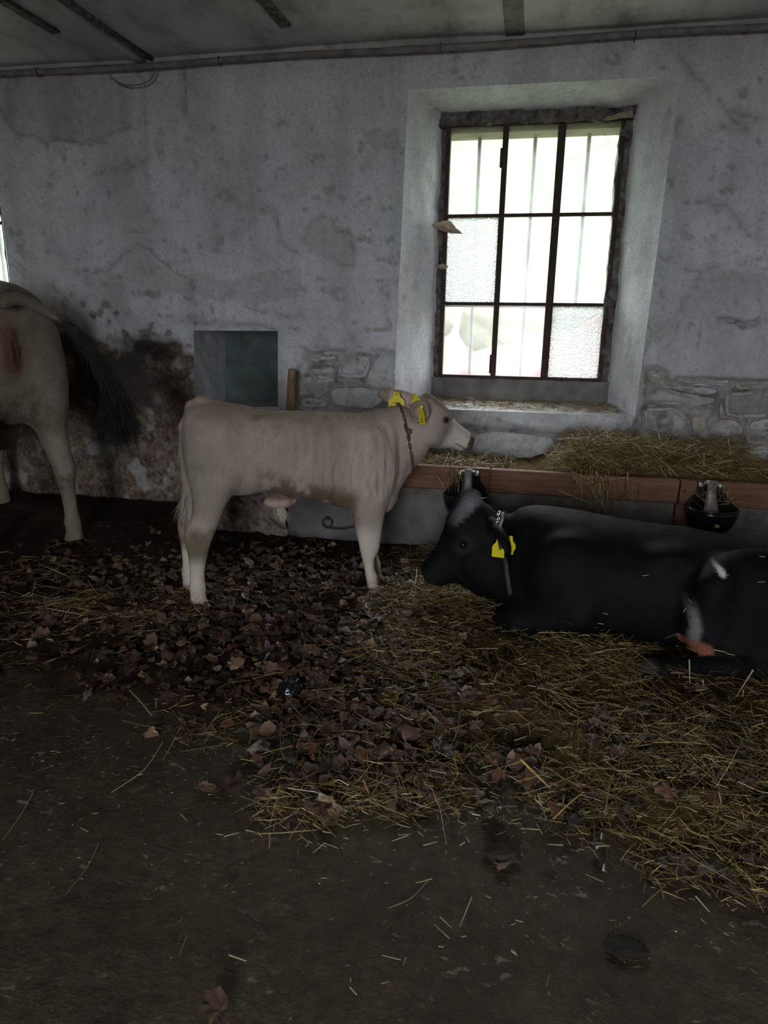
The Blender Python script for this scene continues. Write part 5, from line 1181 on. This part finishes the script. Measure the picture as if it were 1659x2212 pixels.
# -- leaves
LEAF = []
LEAFCOL = [((.085, .042, .025), 'brown'), ((.085, .052, .046), 'mauve-brown'), ((.19, .115, .07), 'tan'), ((.042, .023, .015), 'dark brown'), ((.115, .050, .028), 'red-brown'), ((.125, .085, .072), 'grey-mauve'), ((.25, .165, .11), 'pale tan'), ((.026, .017, .012), 'blackish'), ((.11, .060, .042), 'rusty brown'), ((.058, .029, .019), 'deep brown')]
def leaf_mesh(i):
    rng = np.random.default_rng(600 + i); na = 18; V = [(0, -.02, 0)]; curl = rng.uniform(-.9, .9); cup = rng.uniform(-.5, 1.1); ph = rng.uniform(0, pi); lob = rng.choice([3, 5, 5, 0]); sharp = rng.uniform(.06, .24) if lob else .06
    asy = (rng.uniform(.08, .25), rng.uniform(0, 6.3), rng.uniform(.05, .2), rng.uniform(0, 6.3))
    for s in (.5, 1.0):
        for j in range(na):
            t = 2 * pi * j / na; r = s * (.36 + .13 * cos(t - pi / 2) * .5 + sharp * .5 * cos(lob * (t - pi / 2)) * (1 if lob else 0)) * (1 + .10 * rng.normal() * (s > .9))
            r *= 1 + asy[0] * sin(t + asy[1]) + asy[2] * sin(2 * t + asy[3])
            if not lob: r *= .72 + .38 * abs(sin(t))
            x, y = r * cos(t), r * sin(t); d = x * cos(ph) + y * sin(ph); V.append((x * (1 - .25 * abs(curl) * s), y, curl * d * d * 1.5 + cup * .35 * r * r + .05 * rng.normal() * s + .035 * (j % 2) * s))
    F = [(0, 1 + j, 1 + (j + 1) % na) for j in range(na)]
    for j in range(na): a, b, c, d = 1 + j, 1 + (j + 1) % na, 1 + na + (j + 1) % na, 1 + na + j; F += [(a, d, c), (a, c, b)]
    n0 = len(V); V += [(.006, -.30, .0), (-.006, -.30, .0), (.0, -.62, .06), (0, -.02, .012)]; F += [(n0, n0 + 1, n0 + 2), (n0, n0 + 3, n0 + 1)]
    col = LEAFCOL[i][0]
    V = np.array(V); V[:, 2] -= V[:, 2].min() * .6
    C = np.tile(np.array(col) * 1.0, (len(V), 1)); return V, np.array(F), C
for i in range(10):
    V, F, C = leaf_mesh(i); o = mesh_np('dry_leaf', V, F, MAT['leaf'], None, True, C); LEAF.append((V, F, C, o.data)); bpy.data.objects.remove(o)
def place_leaf(i, x, y, z, size, rz, tx, ty, label, group):
    o = bpy.data.objects.new('dry_leaf', LEAF[i][3]); o.location = (x, y, z); o.scale = (size,) * 3; o.rotation_euler = (tx, ty, rz); link(o); tag(o, label, 'leaf', group); return o
def leaves():
    rng = np.random.default_rng(61); G = [(-1.22, 2.52, .36, .22, 90), (-.62, 2.05, .24, .24, 75), (-.95, 2.35, .45, .30, 60), (-1.05, 3.25, .50, .32, 110), (-.40, 1.75, .25, .15, 28), (.30, 1.85, .55, .28, 34), (-2.1, 2.85, .45, .35, 45), (.85, 1.75, .30, .25, 24), (-.45, 2.55, .25, .25, 30)]
    spots = []
    for cx, cy, sx, sy, n in G:
        m = int(n * 5.0); xx, yy_, sz = rng.normal(cx, sx, m), rng.normal(cy, sy, m), rng.uniform(.026, .07, m)
        ok = (yy_ < 3.70) & (xx < 1.35) & (xx > -3.4) & (cover(xx, yy_) > .35) & ~((xx > -.1) & (yy_ > 2.55)); hz = np.maximum(0, bed_h(xx, yy_))
        spots += list(zip(xx[ok].tolist(), yy_[ok].tolist(), sz[ok].tolist(), hz[ok].tolist()))
    big = sorted(spots, key=lambda s: -s[2] / (.4 + s[1]))
    near = big[:285]; rest = big[285:]
    for x, y, s, h in near:
        dark = y > 2.75
        i = int(rng.choice(10, p=[.16, .12, .06, .16, .12, .07, .04, .10, .08, .09])); cn = LEAFCOL[i][1]
        lab = (f'{cn} dry leaf in the dark litter under and behind the pale calf', 'leaves in the dark litter') if dark else ((f'{cn} dry leaf among the golden straw in front of the black calf', 'leaves in the straw') if x > -.35 else (f'{cn} dry leaf on the litter in front of the pale calf', 'leaves in the litter'))
        place_leaf(i, x, y, h + rng.uniform(.004, .022), s * 1.25, rng.uniform(0, 2 * pi), rng.normal(0, .35), rng.normal(0, .35), *lab)
    VV, FF, CC = [], [], []; k = 0
    for x, y, s, h in rest + [(rng.uniform(-1.93, -1.42), rng.uniform(3.84, 4.3), rng.uniform(.04, .07), .605) for _ in range(22)]:
        V, F, C, _ = LEAF[int(rng.integers(10))]; h = h + rng.uniform(.002, .02)
        M = np.array(Matrix.Translation((x, y, h)) @ Matrix.Rotation(rng.uniform(0, 6.28), 4, 'Z') @ Matrix.Rotation(rng.normal(0, .3), 4, 'X') @ Matrix.Scale(s * 1.25, 4)); VV.append(V @ M[:3, :3].T + M[:3, 3]); FF.append(F + k); CC.append(C * rng.uniform(.6, 1.3)); k += len(V)
    o = mesh_np('leaf_litter', np.concatenate(VV), np.concatenate(FF), MAT['leaf'], None, True, np.clip(np.concatenate(CC), 0, 1)); tag(o, 'layer of small dry leaves lying deeper in the floor litter', 'leaf litter', None, 'stuff')
    for px, py, s, i, lab in ((490, 1705, .085, 8, 'folded brown leaf lying beside a smaller leaf on bare concrete'), (443, 1698, .055, 2, 'small tan leaf beside a larger folded leaf on bare concrete'), (710, 1757, .11, 6, 'large pale grey-brown curled leaf at the front edge of the straw'), (620, 1775, .05, 5, 'small brown leaf lying next to the large pale curled leaf'),
        (915, 1712, .085, 5, 'mauve-grey leaf lying flat on straw at its front edge'), (1080, 1868, .045, 2, 'little tan leaf stuck to a dark clump on the concrete'), (472, 2185, .065, 8, 'lone brown leaf on empty concrete far from the straw'), (1365, 1795, .07, 1, 'reddish brown leaf where the straw thins out to bare concrete'), (1190, 1852, .035, 3, 'tiny dark curled leaf on concrete beside the dark clump')):
        q = at_z(px, py, .01); hh = float(bed_h(q[:1], q[1:2])[0]); place_leaf(i, q[0], q[1], max(.006, hh + .01), s * 1.25, rng.uniform(0, 6.28), rng.normal(0, .15), rng.normal(0, .15), lab, None)
leaves()
# -- single stalks on the bare floor
def stalk(a, b, w, label, group=None, sag=.0, col=(.45, .33, .16), mid=None):
    P = [np.array(a, float), np.array(b, float)]; P = [P[0], (np.array(mid, float) if mid is not None else (P[0] + P[1]) / 2 + np.array([0, 0, sag])), P[1]]
    V, F = tube_np(spline(P, 7), np.interp(np.arange(7), [0, 6], [w / 2, w / 3]), 5); o = mesh_np('straw_stalk', V, F, MAT['straw'], None, True, np.tile(col, (len(V), 1))); tag(o, label, 'straw', group); return o
def zz(px, py, z=.005): return at_z(px, py, z)
stalk(zz(1125, 1641, .055), zz(1188, 1702, .03), .0085, 'thick golden straw stalk lying in a dark hollow of the straw', None, .0, (.55, .36, .11))
stalk(zz(352, 1603), zz(240, 1712), .004, 'long pale forked stem reaching onto the bare concrete', None, .0, (.40, .33, .20), zz(312, 1662))
stalk(zz(1019, 1938), zz(993, 2002), .004, 'single straight pale stalk lying alone on open concrete', None, .0, (.42, .36, .24)); stalk(zz(924, 1902), zz(838, 1962), .0025, 'thin curved brown stem lying on the open concrete', None, .0, (.28, .22, .13), zz(888, 1940))
stalk(zz(213, 1822), zz(140, 1935), .0025, 'thin grey stem lying on dark concrete', None, .0, (.26, .22, .16), zz(190, 1870)); stalk(zz(72, 1712), zz(5, 1815), .003, 'twisted pale stem lying on dark concrete by the cow', None, .0, (.33, .26, .17), zz(40, 1768)); stalk(zz(583, 1799), zz(582, 1834), .0045, 'short stub of yellow straw standing out on concrete', None, 0, (.42, .30, .14))
rng = np.random.default_rng(71)
for i in range(46):
    px, py = rng.uniform(60, 1600), rng.uniform(1790, 2150)
    if i < 30: px, py = rng.normal(950, 300), rng.normal(1800, 40)
    a = zz(px, py); t = rng.uniform(0, 6.28); L = rng.uniform(.012, .05); stalk(a, a + np.array([cos(t) * L, sin(t) * L, .001]), rng.uniform(.0018, .004), 'short loose bit of straw on the bare concrete floor', 'loose straw bits on the concrete', 0, tuple(np.array((.45, .35, .2)) * rng.uniform(.6, 1.3)))
for px, py in ((1298, 1812), (1290, 1832), (1303, 1880), (1210, 1578), (1000, 1532)):
    a = zz(px, py, .02); stalk(a, a + np.array([.004, .02, .001]), .006, 'short bleached white straw stub at the edge of the straw', 'bleached straw stubs', 0, (.80, .80, .76))
# upright stems in the hay by the black calf
for (p, q, y) in (((1489, 1425), (1492, 1470), 2.40), ((1627, 1447), (1592, 1494), 2.36), ((1606, 1490), (1604, 1510), 2.36), ((1518, 1468), (1524, 1492), 2.36)):
    stalk(at_y(*p, y), at_y(*q, y) - np.array([0, 0, .02]), .006, 'stiff straw stem sticking up beside the black calf', 'upright straw stems', 0, (.42, .36, .24))
# straws lying on the black calf
# -- hay in the manger and on the sill
def heap(name, boxes, N, L, label, seed, mound=None, tone=.9):
    rng = np.random.default_rng(seed); P, D = [], []
    for (lo, hi, w) in boxes:
        n = int(N * w); p = rng.uniform(lo, hi, (n, 3)); a = rng.uniform(0, 2 * pi, n); el = rng.normal(0, .35, n); P.append(p); D.append(np.stack([np.cos(a) * np.cos(el), np.sin(a) * np.cos(el) * .8, np.sin(el)], -1))
    P, D = np.concatenate(P), np.concatenate(D); n = len(P); LL = rng.uniform(*L, n); P[:, 1] = np.minimum(P[:, 1], 4.32 - np.abs(D[:, 1]) * LL * .5)
    o = straws(name, P, D, LL, rng.uniform(.0012, .003, n), straw_cols(n, np.full(n, tone), rng), .5, None, seed); tag(o, label, 'hay', None, 'stuff'); return o
def mound(parent, x0, x1, y0, y1, z0, hts, seed, col):
    xs = np.linspace(x0, x1, 60); ys = np.linspace(y0, y1, 24); X, Y = np.meshgrid(xs, ys, indexing='ij'); u = (X - x0) / (x1 - x0); v = (Y - y0) / (y1 - y0)
    Z = z0 + np.interp(u, np.linspace(0, 1, len(hts)), hts) * (np.clip(v * 5, 0, 1)) * (.7 + .6 * fbm(X * 9, Y * 9, seed=seed)) + .02 * (fbm(X * 30, Y * 30, seed=seed + 1) - .5); idx = np.arange(X.size).reshape(X.shape)
    F = np.stack([idx[:-1, :-1], idx[1:, :-1], idx[1:, 1:], idx[:-1, 1:]], -1).reshape(-1, 4); b = fbm(X.ravel() * 25, Y.ravel() * 25, seed=seed + 2); C = np.array(col) * (.4 + 1.0 * b[:, None])
    mesh_np('hay_base', np.stack([X, Y, Z], -1).reshape(-1, 3), F, MAT['litter'], parent, True, C)
h1 = heap('hay', [((.16, 3.82, .51), (1.05, 4.2, .60), .28), ((.24, 3.82, .56), (.58, 4.05, .70), .32), ((.55, 3.92, .54), (1.2, 4.26, .67), .24), ((.9, 3.85, .50), (1.75, 4.28, .58), .16)], 6500, (.05, .22), 'heap of golden hay in the manger below the window', 81, tone=1.25)
mound(h1, .02, 1.8, 3.81, 4.37, .42, [.05, .12, .20, .19, .16, .14, .10, .08, .05], 83, (.13, .092, .036))
def hang():
    rng = np.random.default_rng(85); n = 110; x = rng.normal(.41, .055, n); y = 3.725 - np.abs(rng.normal(0, .012, n)); z = rng.uniform(.36, .52, n); L = rng.uniform(.08, .20, n); D = np.stack([rng.normal(.10, .32, n), rng.normal(-.05, .06, n), -np.ones(n)], -1)
    k = rng.random(n) < .16; D[k] = np.stack([rng.choice([-1, 1], k.sum()) * 1.0, np.full(k.sum(), -.1), rng.normal(-.35, .2, k.sum())], -1); z = np.maximum(z, L * .5 + .29 + .05 * rng.random(n)); z = np.minimum(z, .53)
    straws('hanging_hay', np.stack([x, y, z], -1), D, L, rng.uniform(.0014, .0032, n), straw_cols(n, np.ones(n) * 1.15, rng), .45, h1, 86)['kind'] = 'stuff'
hang()
h2 = heap('hay', [((-.95, 3.83, .47), (-.05, 4.25, .515), .8), ((-.5, 3.80, .50), (-.25, 3.95, .535), .2)], 1500, (.04, .15), 'thin scatter of hay in the manger below the muzzle of the pale calf', 87, tone=1.0); mound(h2, -1.25, .05, 3.81, 4.37, .42, [.05, .06, .07, .06, .05, .05], 88, (.14, .10, .05))
def hang2():
    rng = np.random.default_rng(89); n = 26; x = rng.normal(-.36, .035, n); y = 3.70 - np.abs(rng.normal(0, .02, n)); L = rng.uniform(.07, .15, n); D = np.stack([rng.normal(.15, .35, n), rng.normal(-.05, .06, n), -np.ones(n)], -1); z = rng.uniform(.44, .52, n)
    straws('hanging_hay', np.stack([x, y, z], -1), D, L, rng.uniform(.0016, .0032, n), straw_cols(n, np.ones(n) * 1.2, rng), .4, h2, 90)['kind'] = 'stuff'
    m = 30; x = rng.normal(.95, .07, m); L = rng.uniform(.06, .14, m); D = np.stack([rng.normal(0, 1, m), rng.normal(0, .2, m), rng.normal(-.5, .4, m)], -1)
    straws('bowl_hay', np.stack([x, np.full(m, 3.70) - rng.uniform(0, .04, m), rng.uniform(.43, .53, m)], -1), D, L, rng.uniform(.0014, .003, m), straw_cols(m, np.ones(m), rng), .4, h1, 91)['kind'] = 'stuff'
hang2()
def sill_hay():
    rng = np.random.default_rng(93); n = 1500; x = rng.uniform(-.66, .56, n); v = rng.random(n) ** .8; y = WALL_Y + .015 + .235 * v; z = .760 + .04 * (y - WALL_Y) / .3 + rng.exponential(.006, n) + .004; a = rng.uniform(0, 2 * pi, n); L = rng.uniform(.01, .06, n)
    o = straws('hay', np.stack([x, y, z], -1), np.stack([np.cos(a), np.sin(a) * .5, rng.normal(0, .15, n)], -1), L, rng.uniform(.0012, .0028, n), straw_cols(n, np.ones(n) * 1.25, rng), .4, None, 94); tag(o, 'thin layer of pale chaff and hay on the window sill', 'hay', None, 'stuff')
sill_hay()
# -- dung, dark clumps
def clump(name, px, py, r, h, seed, label, cat, z=0.0, mat='dung'):
    q = at_z(px, py, z); bm = bmesh.new(); bmesh.ops.create_icosphere(bm, subdivisions=4, radius=1.0); Q = np.array([v.co for v in bm.verts]); k = .7 + .6 * fbm(Q[:, 0] * 2.5 + 5, Q[:, 1] * 2.5 + 5, Q[:, 2] * 2.5 + 5, seed=seed)
    w = 1 + (.22 if mat == 'black_enamel' else .0) * np.sin(14 * Q[:, 0] + 9 * k)
    for v, p, kk, ww in zip(bm.verts, Q, k, w): v.co = Vector((p[0] * r[0] * kk, p[1] * r[1] * kk, max(p[2], -.15) * h * kk * ww))
    o = bm_obj(name, bm, MAT[mat], None, True); o.location = (q[0], q[1], z + .004); tag(o, label, cat)
clump('dung_pat', 1352, 2050, (.048, .032), .0022, 3, 'flat dark dung pat on the bare concrete floor', 'dung'); clump('dark_clump', 1085, 1848, (.045, .028), .016, 5, 'dark wet clump of litter on the concrete at the straw edge', 'clump')
clump('crumpled_scrap', 577, 1432, (.05, .045), .035, 7, 'crumpled shiny black scrap lying among brown leaves behind a striped one', 'scrap', .03, 'black_enamel'); clump('crumpled_scrap', 630, 1490, (.045, .05), .035, 9, 'ribbed black scrap lying in front of another black scrap among leaves', 'scrap', .03, 'black_enamel')
# -- cobwebs on the window
def web_sheet(name, pts, label, th=.003):
    bm = bmesh.new(); vs = [bm.verts.new(p) for p in pts]; c = bm.verts.new(np.mean(pts, 0) + np.array([0, -.015, -.01]))
    for a, b in zip(vs, vs[1:] + vs[:1]): bm.faces.new((a, b, c))
    bmesh.ops.subdivide_edges(bm, edges=bm.edges, cuts=3, use_grid_fill=True)
    for v in bm.verts: v.co += Vector(np.random.default_rng(int(abs(v.co.x * 9e4))).normal(0, .0025, 3))
    o = bm_obj(name, bm, MAT['web'], None, True); o.modifiers.new('thick', 'SOLIDIFY').thickness = th; tag(o, label, 'cobweb'); return o
yy = WALL_Y + .24
w1 = web_sheet('cobweb', [at_y(932, 487, yy - .06), at_y(950, 478, yy - .02), at_y(972, 478, yy + .03), at_y(984, 492, yy + .03), at_y(1000, 506, yy + .01), at_y(975, 504, yy), at_y(950, 497, yy - .03)], 'dusty tan cobweb flap on the left jamb of the window frame')
w2 = web_sheet('cobweb', [at_y(1300, 259, yy), at_y(1330, 246, yy), at_y(1366, 240, yy - .05), at_y(1370, 252, yy - .04), at_y(1340, 252, yy), at_y(1320, 258, yy)], 'dusty tan cobweb flap in the upper corner of the window frame')
w3 = web_sheet('cobweb', [at_y(938, 573, yy - .03), at_y(955, 570, yy), at_y(968, 575, yy + .02), at_y(962, 582, yy + .02), at_y(948, 580, yy)], 'small dusty cobweb tag below the larger flap on the jamb')
def threads(par, segs, y, r=.0007):
    for s in segs:
        P = [at_y(*p, y) for p in s]; V, F = tube_np(spline(P, 12), r, 4); mesh_np('thread', V, F, MAT['web'], par)
threads(w1, [[(1000, 376), (1040, 370), (1085, 348)], [(1043, 305), (1080, 345)], [(992, 460), (1000, 400)], [(968, 478), (962, 440), (972, 462)], [(975, 480), (985, 445)]], WALL_Y + .285)
threads(w2, [[(1300, 280), (1315, 305), (1326, 335)], [(1330, 262), (1336, 330), (1345, 395)], [(1290, 418), (1322, 408), (1338, 388)], [(1225, 345), (1275, 325), (1315, 312)]], WALL_Y + .28)
threads(w3, [[(1060, 775), (1068, 740), (1085, 742), (1098, 770)], [(1254, 590), (1262, 578), (1285, 580), (1292, 610)]], WALL_Y + .28)
